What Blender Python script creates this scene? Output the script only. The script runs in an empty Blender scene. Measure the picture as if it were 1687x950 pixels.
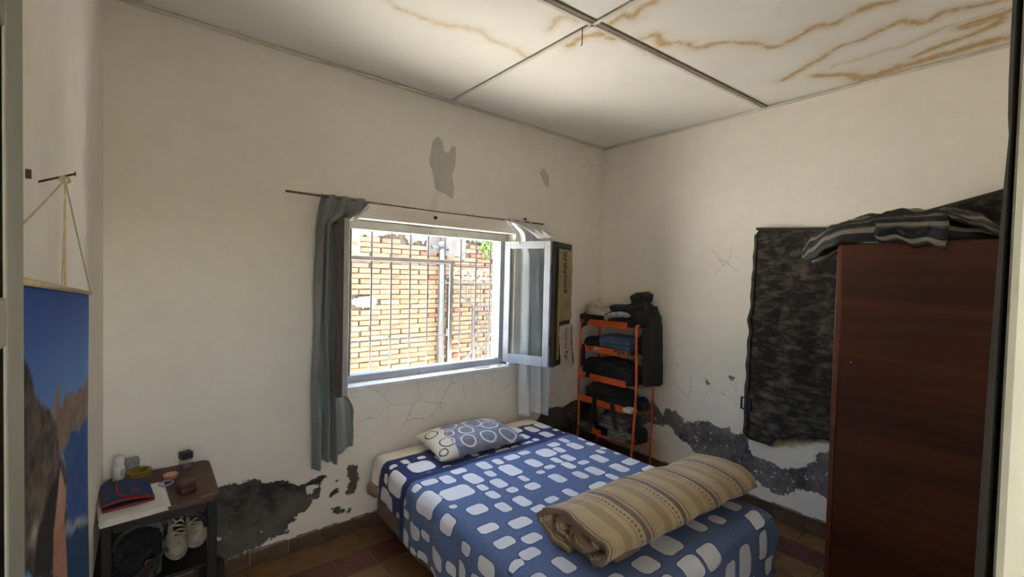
import bpy, bmesh, math, random
import numpy as np
from mathutils import Vector, Matrix, noise as mnoise
from mathutils import Euler

random.seed(7)
SC = bpy.context.scene
COL = SC.collection

# ------------------------------------------------------------------ camera
YAW, PITCH, ROLL = 0.685785, -0.026066, 0.024360
CAM_LOC = Vector((-3.41263, -2.80707, 1.65))
cf = Vector((math.sin(YAW)*math.cos(PITCH), math.cos(YAW)*math.cos(PITCH), math.sin(PITCH)))
cr = Vector((math.cos(YAW), -math.sin(YAW), 0))
cu = cr.cross(cf)
cr2 = cr*math.cos(ROLL) + cu*math.sin(ROLL)
cu2 = cu*math.cos(ROLL) - cr*math.sin(ROLL)
camd = bpy.data.cameras.new('camera')
camd.sensor_width = 36.0
camd.lens = 734.367/1687*36.0
camd.clip_start = 0.02
cam = bpy.data.objects.new('camera', camd)
COL.objects.link(cam)
mw = Matrix((cr2, cu2, -cf)).transposed().to_4x4()
mw.translation = CAM_LOC
cam.matrix_world = mw
SC.camera = cam

# ------------------------------------------------------------------ sky, sun, exposure
W = bpy.data.worlds.new('sky_world'); SC.world = W; W.use_nodes = True
wn = W.node_tree; wn.nodes.clear()
sky = wn.nodes.new('ShaderNodeTexSky'); sky.sky_type = 'NISHITA'
sky.sun_disc = False; sky.sun_elevation = math.radians(66); sky.sun_rotation = math.radians(200)
sky.air_density = 1.3; sky.dust_density = 2.5; sky.ozone_density = 1.0
bg = wn.nodes.new('ShaderNodeBackground'); bg.inputs['Strength'].default_value = 0.8
wo = wn.nodes.new('ShaderNodeOutputWorld')
wn.links.new(sky.outputs[0], bg.inputs[0]); wn.links.new(bg.outputs[0], wo.inputs[0])
sd = bpy.data.lights.new('sun', 'SUN'); sd.energy = 27; sd.angle = math.radians(0.6); sd.color = (1.0, 0.95, 0.86)
sun = bpy.data.objects.new('sun', sd); COL.objects.link(sun)
sdir = Vector((0.30, -0.15, -0.94)).normalized()
sun.rotation_euler = sdir.to_track_quat('-Z', 'Y').to_euler(); sun.location = (-2, -1, 6)
SC.cycles.max_bounces = 16; SC.cycles.diffuse_bounces = 10
SC.view_settings.view_transform = 'Standard'; SC.view_settings.look = 'None'
SC.view_settings.gamma = 1.0; SC.view_settings.use_curve_mapping = False
SC.view_settings.exposure = 1.5

# ------------------------------------------------------------------ dimensions (metres)
RX0, RX1 = -3.572, 0.0        # left wall, right wall
RY0, RY1 = -2.79, 0.0        # wall with the door, wall with the window
RH = 2.905
WX0, WX1, WZ0, WZ1 = -2.44, -1.09, 0.905, 2.0     # window opening

# ------------------------------------------------------------------ node helpers
class NT:
    def __init__(s, name):
        s.m = bpy.data.materials.new(name); s.m.use_nodes = True
        s.t = s.m.node_tree; s.t.nodes.clear()
        s.out = s.t.nodes.new('ShaderNodeOutputMaterial')
        s.p = s.t.nodes.new('ShaderNodeBsdfPrincipled')
        s.t.links.new(s.p.outputs[0], s.out.inputs[0])
        s.p.inputs['Roughness'].default_value = .7
        s.tc = None
    def n(s, typ, **kw):
        nd = s.t.nodes.new(typ)
        for k, v in kw.items(): setattr(nd, k, v)
        return nd
    def link(s, a, b): s.t.links.new(a, b)
    def setin(s, sock, v):
        if isinstance(v, bpy.types.NodeSocket): s.link(v, sock)
        elif isinstance(v, (tuple, list)) and len(v) == 3 and sock.type == 'RGBA': sock.default_value = (*v, 1)
        else: sock.default_value = v
    def coord(s, which='Object', scale=(1, 1, 1), rot=(0, 0, 0)):
        if s.tc is None: s.tc = s.n('ShaderNodeTexCoord')
        mp = s.n('ShaderNodeMapping')
        s.link(s.tc.outputs[which], mp.inputs[0])
        mp.inputs['Scale'].default_value = scale; mp.inputs['Rotation'].default_value = rot
        return mp.outputs[0]
    def noise(s, scale=5, detail=4, rough=.55, vec=None, dist=0):
        nd = s.n('ShaderNodeTexNoise')
        nd.inputs['Scale'].default_value = scale; nd.inputs['Detail'].default_value = detail
        nd.inputs['Roughness'].default_value = rough; nd.inputs['Distortion'].default_value = dist
        s.link(vec if vec is not None else s.coord(), nd.inputs['Vector'])
        return nd.outputs['Fac']
    def math(s, op, a, b=0.0, c=0.0, clamp=False):
        nd = s.n('ShaderNodeMath', operation=op); nd.use_clamp = clamp
        s.setin(nd.inputs[0], a); s.setin(nd.inputs[1], b); s.setin(nd.inputs[2], c)
        return nd.outputs[0]
    def rng(s, v, a, b, c=0.0, d=1.0):
        nd = s.n('ShaderNodeMapRange'); s.setin(nd.inputs[0], v)
        for i, x in enumerate((a, b, c, d)): nd.inputs[i+1].default_value = x
        return nd.outputs[0]
    def mix(s, f, a, b):
        nd = s.n('ShaderNodeMix', data_type='RGBA')
        s.setin(nd.inputs[0], f); s.setin(nd.inputs[6], a); s.setin(nd.inputs[7], b)
        return nd.outputs[2]
    def attr(s, name, out='Fac'):
        nd = s.n('ShaderNodeAttribute', attribute_name=name); return nd.outputs[out]
    def sep(s, v):
        nd = s.n('ShaderNodeSeparateXYZ'); s.link(v, nd.inputs[0]); return nd.outputs
    def bump(s, h, strength=.3, dist=.01):
        nd = s.n('ShaderNodeBump'); nd.inputs['Strength'].default_value = strength
        nd.inputs['Distance'].default_value = dist
        s.link(h, nd.inputs['Height']); s.link(nd.outputs[0], s.p.inputs['Normal'])
        return nd
    def base(s, v): s.setin(s.p.inputs['Base Color'], v)
    def set(s, k, v): s.setin(s.p.inputs[k], v)

def simple(name, c1, c2=None, scale=8, rough=.65, bump=0, bscale=60, metal=0, detail=4, stretch=(1, 1, 1), bdist=.004, lo=.35, hi=.65, spec=None, sheen=0):
    m = NT(name)
    if c2 is None: c2 = tuple(x*.82 for x in c1)
    v = m.coord(scale=stretch)
    m.base(m.mix(m.rng(m.noise(scale, detail, vec=v), lo, hi), c1, c2))
    m.set('Roughness', rough); m.set('Metallic', metal)
    if spec is not None: m.set('Specular IOR Level', spec)
    if sheen: m.set('Sheen Weight', sheen)
    if bump: m.bump(m.noise(bscale, 4, vec=v), bump, bdist)
    return m.m

# ------------------------------------------------------------------ mesh helpers
WL = {}          # object -> world location (no rotations on parents)
class MB:
    def __init__(s): s.v = []; s.f = []; s.uv = {}
    def add(s, v, f):
        o = len(s.v); s.v += [tuple(p) for p in v]; s.f += [tuple(i+o for i in q) for q in f]
        return s
    def box(s, x0, x1, y0, y1, z0, z1):
        v = [(x, y, z) for z in (z0, z1) for y in (y0, y1) for x in (x0, x1)]
        return s.add(v, [(0, 2, 3, 1), (4, 5, 7, 6), (0, 1, 5, 4), (2, 6, 7, 3), (0, 4, 6, 2), (1, 3, 7, 5)])
    def obox(s, c, size, rot=(0, 0, 0)):
        M = Euler(rot).to_matrix(); a, b, d = size[0]/2, size[1]/2, size[2]/2
        v = [Vector(c) + M @ Vector((x, y, z)) for z in (-d, d) for y in (-b, b) for x in (-a, a)]
        return s.add(v, [(0, 2, 3, 1), (4, 5, 7, 6), (0, 1, 5, 4), (2, 6, 7, 3), (0, 4, 6, 2), (1, 3, 7, 5)])
    def beam(s, a, b, w, d, up=(0, 0, 1)):
        a, b = Vector(a), Vector(b); t = (b-a).normalized(); u = Vector(up)
        if abs(t.dot(u)) > .95: u = Vector((1, 0, 0))
        x = t.cross(u).normalized(); y = x.cross(t)
        v = [p + x*i*w/2 + y*j*d/2 for p in (a, b) for i, j in ((-1, -1), (1, -1), (1, 1), (-1, 1))]
        return s.add(v, [(0, 3, 2, 1), (4, 5, 6, 7), (0, 1, 5, 4), (1, 2, 6, 5), (2, 3, 7, 6), (3, 0, 4, 7)])
    def tube(s, pts, r, n=8, closed=False):
        pts = [Vector(p) for p in pts]; N = len(pts); rs = r if isinstance(r, (list, tuple)) else [r]*N
        v = []; f = []; prev = None
        for i, p in enumerate(pts):
            if closed: t = pts[(i+1) % N] - pts[i-1]
            else: t = pts[min(i+1, N-1)] - pts[max(i-1, 0)]
            t.normalize()
            if prev is None:
                up = Vector((0, 0, 1)) if abs(t.z) < .9 else Vector((1, 0, 0))
                x = t.cross(up).normalized()
            else:
                x = (prev - t*prev.dot(t)).normalized()
            prev = x; y = t.cross(x)
            for k in range(n):
                a = 2*math.pi*k/n; v.append(p + (x*math.cos(a)+y*math.sin(a))*rs[i])
        for i in range(N if closed else N-1):
            for k in range(n):
                a, b = i*n+k, i*n+(k+1) % n; c = ((i+1) % N)*n
                f.append((a, b, c+(k+1) % n, c+k))
        if not closed:
            f.append(tuple(range(n-1, -1, -1))); f.append(tuple((N-1)*n+k for k in range(n)))
        return s.add(v, f)
    def lathe(s, prof, c, n=24, axis='z', rot=None):
        v = []; f = []; c = Vector(c)
        for r, h in prof:
            for k in range(n):
                a = 2*math.pi*k/n; q = Vector((r*math.cos(a), r*math.sin(a), h))
                if axis == 'y': q = Vector((q.x, q.z, q.y))
                if axis == 'x': q = Vector((q.z, q.x, q.y))
                if rot: q = Euler(rot).to_matrix() @ q
                v.append(c+q)
        for i in range(len(prof)-1):
            for k in range(n):
                f.append((i*n+k, i*n+(k+1) % n, (i+1)*n+(k+1) % n, (i+1)*n+k))
        f.append(tuple(range(n-1, -1, -1))); f.append(tuple((len(prof)-1)*n+k for k in range(n)))
        return s.add(v, f)
    def grid(s, fn, nu, nv, wrapu=False):
        v = [fn(i/(nu-1 if not wrapu else nu), j/(nv-1)) for j in range(nv) for i in range(nu)]
        f = []
        for j in range(nv-1):
            for i in range(nu if wrapu else nu-1):
                a, b = j*nu+i, j*nu+(i+1) % nu
                f.append((a, b, b+nu, a+nu))
        return s.add(v, f)
    def build(s, name, mat, parent=None, **kw): return mk(name, s.v, s.f, mat, parent, **kw)

def mk(name, V, F, mat, parent=None, smooth=False, label=None, cat=None, group=None, kind=None, bevel=0, solid=0, attrs=None, uv=None, loc=None, subsurf=0, fix=True):
    me = bpy.data.meshes.new(name)
    V = np.asarray([tuple(p) for p in V], dtype=float) if not isinstance(V, np.ndarray) else V
    if parent is not None:
        o0 = WL[parent]
        off = loc if loc is not None else o0
    else:
        if loc is None:
            mn, mx = V.min(0), V.max(0); loc = ((mn[0]+mx[0])/2, (mn[1]+mx[1])/2, mn[2])
        off = loc; o0 = (0, 0, 0)
    off = np.array(off, float)
    me.from_pydata((V-off).tolist(), [], F if isinstance(F, list) else F.tolist())
    if attrs:
        for k, a in attrs.items():
            a = np.asarray(a, float)
            if a.ndim == 1:
                at = me.attributes.new(k, 'FLOAT', 'POINT'); at.data.foreach_set('value', a.astype(np.float32))
            else:
                at = me.attributes.new(k, 'FLOAT_COLOR', 'POINT'); at.data.foreach_set('color', a.astype(np.float32).ravel())
    if uv is not None:
        ul = me.uv_layers.new(name='UVMap'); li = np.empty(len(me.loops), int); me.loops.foreach_get('vertex_index', li)
        ul.data.foreach_set('uv', np.asarray(uv, np.float32)[li].ravel())
    me.update()
    if fix:
        bm = bmesh.new(); bm.from_mesh(me); bmesh.ops.recalc_face_normals(bm, faces=bm.faces); bm.to_mesh(me); bm.free()
    if smooth:
        me.polygons.foreach_set('use_smooth', [True]*len(me.polygons))
    if mat is not None: me.materials.append(mat)
    o = bpy.data.objects.new(name, me); COL.objects.link(o)
    if parent is not None:
        o.parent = parent; o.location = Vector(off) - Vector(o0)
    else: o.location = off
    WL[o] = tuple(off)
    if label: o['label'] = label
    if cat: o['category'] = cat
    if group: o['group'] = group
    if kind: o['kind'] = kind
    if subsurf:
        md = o.modifiers.new('sub', 'SUBSURF'); md.levels = subsurf; md.render_levels = subsurf
    if solid:
        md = o.modifiers.new('solid', 'SOLIDIFY'); md.thickness = solid; md.offset = 0
    if bevel:
        md = o.modifiers.new('bevel', 'BEVEL'); md.width = bevel; md.segments = 2; md.limit_method = 'ANGLE'; md.angle_limit = math.radians(50)
    return o

def thing(name, loc, label, cat, group=None, kind=None):
    o = bpy.data.objects.new(name, None); COL.objects.link(o); o.location = loc; o.empty_display_size = .1
    WL[o] = tuple(loc); o['label'] = label
    if cat: o['category'] = cat
    if group: o['group'] = group
    if kind: o['kind'] = kind
    return o

def copy_of(o, loc, parent=None):
    c = o.copy(); COL.objects.link(c); c.parent = parent
    c.location = Vector(loc) - (Vector(WL[parent]) if parent else Vector((0, 0, 0)))
    WL[c] = tuple(loc)
    return c

def ns(x, y=0., z=0.): return mnoise.noise(Vector((x, y, z)))
def fbm(x, y=0., z=0., o=4): return mnoise.fractal(Vector((x, y, z)), 1.0, 2.0, o)
def sstep(a, b, x):
    t = max(0., min(1., (x-a)/(b-a))); return t*t*(3-2*t)
def crom(pts, n=6):
    pts = [Vector(p) for p in pts]; out = []
    for i in range(len(pts)-1):
        p0 = pts[max(i-1, 0)]; p1 = pts[i]; p2 = pts[i+1]; p3 = pts[min(i+2, len(pts)-1)]
        for k in range(n):
            t = k/n
            out.append(.5*((2*p1)+(-p0+p2)*t+(2*p0-5*p1+4*p2-p3)*t*t+(-p0+3*p1-3*p2+p3)*t**3))
    out.append(pts[-1]); return out

def sd_poly(Pts, poly):
    """signed distance, positive inside"""
    P = np.asarray(Pts, float); A = np.asarray(poly, float); B = np.roll(A, -1, 0)
    d = np.full(len(P), 1e9); ins = np.zeros(len(P), bool)
    for a, b in zip(A, B):
        e = b-a; w = P-a; t = np.clip((w@e)/max(e@e, 1e-12), 0, 1)
        q = w-t[:, None]*e; d = np.minimum(d, (q*q).sum(1))
        c = (a[1] > P[:, 1]) != (b[1] > P[:, 1])
        with np.errstate(divide='ignore', invalid='ignore'):
            xx = (b[0]-a[0])*(P[:, 1]-a[1])/(b[1]-a[1]+1e-15)+a[0]
        ins ^= c & (P[:, 0] < xx)
    d = np.sqrt(d); return np.where(ins, d, -d)
def d_line(Pts, line):
    P = np.asarray(Pts, float); A = np.asarray(line, float); d = np.full(len(P), 1e9)
    for a, b in zip(A[:-1], A[1:]):
        e = b-a; w = P-a; t = np.clip((w@e)/max(e@e, 1e-12), 0, 1); q = w-t[:, None]*e
        d = np.minimum(d, (q*q).sum(1))
    return np.sqrt(d)
def blobfield(S, blobs, n=3.2):
    out = np.full(len(S), -1.0)
    for (cx, cy, hx, hy) in blobs:
        r = min(hx, hy)*.62
        qx = np.abs(S[:, 0]-cx)-hx+r; qy = np.abs(S[:, 1]-cy)-hy+r
        sd = np.hypot(np.maximum(qx, 0), np.maximum(qy, 0))+np.minimum(np.maximum(qx, qy), 0)-r
        out = np.maximum(out, -sd)
    return out

# ------------------------------------------------------------------ surveyed outlines (metres)
DMG_BACK = [[(-3.283, 0.499), (-3.204, 0.497), (-3.121, 0.481), (-3.079, 0.494), (-3.048, 0.493), (-2.965, 0.478), (-2.918, 0.469), (-2.898, 0.452), (-2.85, 0.434), (-2.794, 0.427), (-2.743, 0.405), (-2.713, 0.372), (-2.691, 0.382), (-2.646, 0.398), (-2.592, 0.409), (-2.556, 0.391), (-2.568, 0.36), (-2.607, 0.36), (-2.653, 0.359), (-2.668, 0.343), (-2.669, 0.307), (-2.63, 0.332), (-2.591, 0.338), (-2.581, 0.277), (-2.613, 0.257), (-2.652, 0.236), (-2.674, 0.206), (-2.711, 0.194), (-2.755, 0.168), (-2.787, 0.139), (-2.747, 0.117), (-2.833, 0.108), (-2.915, 0.083), (-3.088, 0.059), (-3.281, 0.057)], [(-2.421, 0.432), (-2.356, 0.407), (-2.351, 0.358), (-2.359, 0.29), (-2.384, 0.24), (-2.427, 0.248), (-2.418, 0.341), (-2.429, 0.387)], [(-2.531, 0.279), (-2.49, 0.301), (-2.482, 0.281), (-2.518, 0.25), (-2.534, 0.254)], [(-2.517, 0.186), (-2.404, 0.15), (-2.399, 0.114), (-2.442, 0.141), (-2.509, 0.149)], [(-2.506, 0.354), (-2.493, 0.353), (-2.492, 0.339), (-2.505, 0.342)], [(-0.798, 0.426), (-0.715, 0.507), (-0.502, 0.482), (-0.343, 0.518), (-0.201, 0.525), (0.112, 0.562), (0.123, -0.081), (-0.824, 0.14)]]
GREY_BACK = [[(-1.866, 2.601), (-1.823, 2.633), (-1.787, 2.602), (-1.777, 2.543), (-1.741, 2.527), (-1.715, 2.589), (-1.673, 2.587), (-1.675, 2.453), (-1.701, 2.37), (-1.68, 2.279), (-1.696, 2.198), (-1.752, 2.23), (-1.841, 2.256), (-1.861, 2.359), (-1.891, 2.437), (-1.881, 2.522)], [(-0.848, 2.535), (-0.8, 2.589), (-0.733, 2.526), (-0.729, 2.414), (-0.782, 2.444)]]
DMG_RIGHT = [[(-0.081, 0.539), (-0.38, 0.565), (-0.616, 0.591), (-0.715, 0.501), (-0.733, 0.571), (-0.834, 0.56), (-0.914, 0.504), (-1.024, 0.537), (-1.096, 0.553), (-1.183, 0.529), (-1.266, 0.544), (-1.299, 0.512), (-1.393, 0.547), (-1.416, 0.53), (-1.401, 0.477), (-1.451, 0.396), (-1.576, 0.388), (-1.646, 0.366), (-1.764, 0.415), (-1.837, 0.485), (-1.848, 0.534), (-1.904, 0.58), (-2.073, 0.682), (-2.191, 0.337), (-1.915, 0.271), (-1.832, 0.274), (-1.731, 0.249), (-1.653, 0.173), (-1.584, 0.176), (-1.481, 0.208), (-1.357, 0.251), (-1.259, 0.283), (-1.124, 0.263), (-1.035, 0.242), (-0.968, 0.309), (-0.841, 0.361), (-0.779, 0.426), (-0.612, 0.399), (-0.093, 0.225)], [(-1.066, 0.881), (-1.146, 0.842), (-1.085, 0.835)], [(-1.243, 0.94), (-1.379, 0.926), (-1.332, 0.923), (-1.268, 0.925)], [(-1.19, 0.809), (-1.227, 0.796), (-1.207, 0.788)]]
TAN_RIGHT = [[(-1.569, 0.574), (-1.636, 0.647), (-1.842, 0.683), (-1.851, 0.614), (-1.796, 0.568), (-1.708, 0.514), (-1.613, 0.526)]]
CEIL_LINES = [(1.0, [(-1.425, -1.404), (-1.411, -1.448), (-1.303, -1.433), (-1.243, -1.503), (-1.115, -1.535), (-1.08, -1.633), (-1.011, -1.712), (-0.929, -1.769), (-0.83, -1.791), (-0.826, -1.877), (-0.866, -1.959), (-0.883, -2.017), (-0.838, -2.092), (-0.891, -2.164), (-0.887, -2.241), (-0.873, -2.312), (-0.893, -2.404)]), (1.0, [(-0.374, -1.689), (-0.461, -1.847), (-0.519, -1.939), (-0.587, -2.027), (-0.589, -2.131), (-0.625, -2.211), (-0.659, -2.286), (-0.557, -2.357), (-0.591, -2.444), (-0.547, -2.555), (-0.529, -2.618), (-0.534, -2.695)]), (1.5, [(-0.292, -1.843), (-0.168, -1.978), (-0.058, -2.012), (-0.068, -2.101)]), (0.5, [(-0.36, -1.938), (-0.358, -2.233), (-0.426, -2.425), (-0.435, -2.613)]), (1.6, [(-0.038, -2.008), (-0.084, -2.239), (-0.092, -2.388), (-0.096, -2.596)]), (1.2, [(-0.174, -2.278), (-0.24, -2.404), (-0.23, -2.491), (-0.334, -2.608)]), (1.6, [(-0.363, -2.502), (-0.371, -2.562), (-0.382, -2.629)]), (0.55, [(-2.559, -0.819), (-2.486, -0.79), (-2.386, -0.78), (-2.241, -0.825), (-2.094, -0.882), (-2.002, -0.862), (-1.846, -0.876), (-1.743, -0.86)]), (0.7, [(-1.855, -1.148), (-1.883, -1.208), (-1.855, -1.274), (-1.793, -1.268)]), (1.0, [(-1.654, -1.083), (-1.658, -1.195), (-1.635, -1.277), (-1.527, -1.296)]), (1.0, [(-1.639, -1.376), (-1.669, -1.453), (-1.616, -1.466), (-1.655, -1.56), (-1.652, -1.622)]), (0.9, [(-1.331, -1.34), (-1.214, -1.338), (-1.114, -1.353)])]
BLOBS = [(0.573, 0.693, 0.062, 0.092), (0.814, 0.541, 0.044, 0.029), (0.699, 0.551, 0.053, 0.036), (0.585, 0.553, 0.032, 0.047), (0.48, 0.548, 0.043, 0.064), (0.31, 0.525, 0.05, 0.033), (0.443, 0.663, 0.029, 0.043), (0.325, 0.655, 0.052, 0.078), (0.199, 0.578, 0.037, 0.054), (0.1, 0.547, 0.052, 0.035), (0.021, 0.489, 0.026, 0.022), (0.019, 0.547, 0.025, 0.034), (0.162, 0.74, 0.097, 0.071), (-0.005, 0.702, 0.071, 0.082), (0.304, 0.776, 0.028, 0.041), (0.409, 0.79, 0.04, 0.06), (0.421, 0.898, 0.032, 0.031), (0.303, 0.878, 0.031, 0.046), (0.147, 0.952, 0.053, 0.045), (0.267, 1.013, 0.033, 0.049), (0.383, 1.024, 0.036, 0.054), (0.403, 1.13, 0.044, 0.03), (0.538, 0.933, 0.046, 0.038), (0.726, 0.945, 0.039, 0.057), (0.521, 1.103, 0.041, 0.027), (0.656, 1.111, 0.032, 0.047), (-0.019, 0.92, 0.035, 0.052), (0.094, 1.119, 0.051, 0.034), (0.244, 1.173, 0.058, 0.039), (-0.041, 1.1, 0.026, 0.039), (0.084, 1.255, 0.05, 0.034), (0.203, 1.303, 0.052, 0.035), (-0.051, 1.254, 0.039, 0.057), (0.121, 1.381, 0.056, 0.037), (0.031, 1.401, 0.033, 0.026), (0.027, 1.522, 0.05, 0.033), (0.182, 1.522, 0.035, 0.053), (0.756, 0.702, 0.043, 0.063), (0.934, 0.628, 0.065, 0.065), (1.045, 0.646, 0.037, 0.055), (0.901, 0.757, 0.029, 0.044), (0.994, 0.775, 0.035, 0.052), (0.909, 0.859, 0.034, 0.051), (1.081, 0.554, 0.054, 0.04), (1.199, 0.539, 0.03, 0.045), (1.183, 0.659, 0.043, 0.063), (1.019, 0.884, 0.042, 0.028), (0.981, 1.011, 0.043, 0.063), (0.868, 0.995, 0.035, 0.052), (1.0, 1.125, 0.029, 0.043), (1.151, 0.903, 0.043, 0.063), (1.144, 1.072, 0.043, 0.063), (1.148, 1.222, 0.063, 0.043), (1.291, 1.201, 0.063, 0.043), (1.285, 1.053, 0.063, 0.043), (0.844, 1.161, 0.063, 0.043), (0.763, 1.845, 0.063, 0.043), (0.617, 1.838, 0.063, 0.043), (1.235, 1.84, 0.063, 0.043)]
BLOBS_FIT = [(-0.031, 0.34, 0.06, 0.089), (0.167, 0.321, 0.087, 0.081), (0.119, 0.199, 0.026, 0.039), (1.193, 0.367, 0.043, 0.063), (1.178, 0.213, 0.043, 0.063), (1.05, 0.41, 0.043, 0.063), (1.022, 0.296, 0.041, 0.061), (0.959, 0.422, 0.071, 0.048), (0.733, 0.431, 0.059, 0.04), (0.566, 0.447, 0.057, 0.038)]
BLOBS_SIDE = [(-0.084, 0.424, 0.025, 0.072), (-0.142, 0.492, 0.026, 0.049), (-0.188, 0.615, 0.042, 0.06), (-0.168, 0.728, 0.025, 0.042), (-0.282, 0.468, 0.05, 0.071), (-0.211, 0.861, 0.043, 0.06), (-0.194, 0.987, 0.03, 0.039), (-0.307, 0.605, 0.025, 0.04), (-0.298, 0.706, 0.025, 0.047), (-0.319, 0.837, 0.025, 0.052), (-0.267, 0.329, 0.025, 0.03), (-0.17, 0.173, 0.025, 0.039), (-0.245, 0.219, 0.025, 0.051)]
BAN = {'rockfar': [(-1.656, 1.392), (-1.591, 1.422), (-1.553, 1.412), (-1.553, 1.364), (-1.457, 1.357), (-1.326, 1.353), (-1.128, 1.319), (-1.128, 1.345), (-0.988, 1.318), (-0.988, 1.219), (-1.201, 1.231), (-1.356, 1.259), (-1.458, 1.251), (-1.526, 1.263), (-1.622, 1.342)], 'rock': [(-1.887, 1.519), (-1.822, 1.481), (-1.774, 1.436), (-1.718, 1.404), (-1.656, 1.386), (-1.604, 1.337), (-1.546, 1.27), (-1.435, 1.205), (-1.42, 1.172), (-1.461, 1.077), (-1.462, 0.967), (-1.913, 1.215)], 'sea': [(-0.988, 1.219), (-1.201, 1.231), (-1.356, 1.259), (-1.504, 1.263), (-1.435, 1.205), (-1.426, 1.075), (-0.99, 0.898)], 'sea2': [(-1.46, 1.09), (-0.99, 0.888), (-0.99, 0.707), (-1.462, 0.967)], 'foam': [(-1.46, 1.09), (-1.269, 1.014), (-0.99, 0.898), (-0.99, 0.886), (-1.237, 0.978), (-1.461, 1.073)], 'hair': [(-1.777, 1.223), (-1.706, 1.245), (-1.641, 1.254), (-1.555, 1.241), (-1.459, 1.19), (-1.435, 1.15), (-1.588, 1.16), (-1.625, 1.135), (-1.693, 1.094), (-1.804, 1.155)], 'face': [(-1.555, 1.235), (-1.469, 1.19), (-1.435, 1.156), (-1.45, 1.128), (-1.506, 1.104), (-1.642, 1.166), (-1.617, 1.197)], 'body': [(-1.642, 1.172), (-1.484, 1.114), (-1.451, 1.052), (-1.438, 0.953), (-1.661, 1.076)], 'light': [(-1.803, 1.239), (-1.736, 1.22), (-1.707, 1.19), (-1.778, 1.202), (-1.827, 1.221)]}
# ------------------------------------------------------------------ wall materials
def wall_mat(name, pl_dark, pl_mid, fleck, paint=(.86, .82, .735), paint2=(.80, .755, .67)):
    m = NT(name)
    big = m.noise(1.3, 3); fine = m.noise(9, 6)
    col = m.mix(m.rng(m.math('ADD', m.math('MULTIPLY', big, .6), m.math('MULTIPLY', fine, .4)), .38, .62), paint, paint2)
    # faint dirty scuffs
    sc = m.rng(m.noise(22, 8, .7), .64, .74)
    col = m.mix(m.math('MULTIPLY', sc, .25), col, (.40, .36, .30))
    # hairline cracks where the paint lifts
    vo = m.n('ShaderNodeTexVoronoi', feature='DISTANCE_TO_EDGE'); vo.inputs['Scale'].default_value = 5.5
    wv = m.n('ShaderNodeMix', data_type='VECTOR'); wv.inputs[0].default_value = .12
    nz = m.n('ShaderNodeTexNoise'); nz.inputs['Scale'].default_value = 6; nz.inputs['Detail'].default_value = 6
    m.link(m.coord(), nz.inputs['Vector']); m.link(m.coord(), wv.inputs[4]); m.link(nz.outputs['Color'], wv.inputs[5])
    m.link(wv.outputs[1], vo.inputs['Vector'])
    crk = m.math('MULTIPLY', m.rng(vo.outputs['Distance'], .006, .014, 1, 0), m.rng(m.math('ADD', m.attr('crk'), m.math('MULTIPLY', m.math('SUBTRACT', m.noise(7, 3), .5), .25)), 0, .02))
    col = m.mix(m.math('MULTIPLY', crk, .33), col, (.22, .19, .15))
    # pieces of flaked paint: old grey coat
    g = m.math('ADD', m.attr('grey'), m.math('MULTIPLY', m.math('SUBTRACT', m.noise(40, 4), .5), .03))
    col = m.mix(m.math('MULTIPLY', m.rng(g, 0, .003), .85), col, (.50, .485, .43))
    t = m.math('ADD', m.attr('tan'), m.math('MULTIPLY', m.math('SUBTRACT', m.noise(25, 5), .5), .08))
    col = m.mix(m.math('MULTIPLY', m.rng(t, 0, .03), .8), col, m.mix(m.rng(m.noise(30, 6), .4, .6), (.62, .50, .28), (.36, .27, .13)))
    # bare damp render
    d = m.math('ADD', m.attr('dmg'), m.math('ADD', m.math('MULTIPLY', m.math('SUBTRACT', m.noise(13, 8, .7), .5), .12),
                                            m.math('MULTIPLY', m.math('SUBTRACT', m.noise(70, 4), .5), .03)))
    mask = m.rng(d, 0, .003)
    isl = m.rng(m.noise(26, 7, .68), fleck, fleck+.03)
    mask = m.math('MULTIPLY', mask, m.math('SUBTRACT', 1.0, isl))
    pc = m.mix(m.rng(m.noise(6, 10, .78), .42, .68), pl_dark, pl_mid)
    pc = m.mix(m.rng(m.noise(3.2, 4), .45, .7), pc, tuple(x*.8 for x in pl_mid))
    rim = m.math('MULTIPLY', m.rng(d, -.012, 0), m.math('SUBTRACT', 1.0, mask))
    col = m.mix(m.math('MULTIPLY', rim, .35), col, (.80, .76, .68))
    m.base(m.mix(mask, col, pc))
    m.set('Roughness', .85); m.set('Specular IOR Level', .25)
    h = m.math('ADD', m.math('MULTIPLY', mask, -.8), m.math('ADD', m.math('MULTIPLY', m.noise(14, 6), .25), m.math('MULTIPLY', m.noise(3, 3), .8)))
    h = m.math('SUBTRACT', h, m.math('MULTIPLY', crk, .3))
    m.bump(h, .55, .006)
    return m.m
M_WALL_B = wall_mat('plaster_window_wall', (.030, .027, .023), (.185, .168, .142), .67)
M_WALL_R = wall_mat('plaster_right_wall', (.060, .058, .056), (.30, .29, .28), .61, (.88, .84, .755), (.83, .785, .70))
M_OUT = simple('outer_render', (.55, .52, .47), (.45, .42, .38), 5)

def lin(*stops):
    out = [stops[0]]
    for a, b in zip(stops[:-1], stops[1:]):
        n = max(1, int(round(abs(b-a)/.014))); out += [a+(b-a)*(i+1)/n for i in range(n)]
    return np.array(out)

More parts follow.
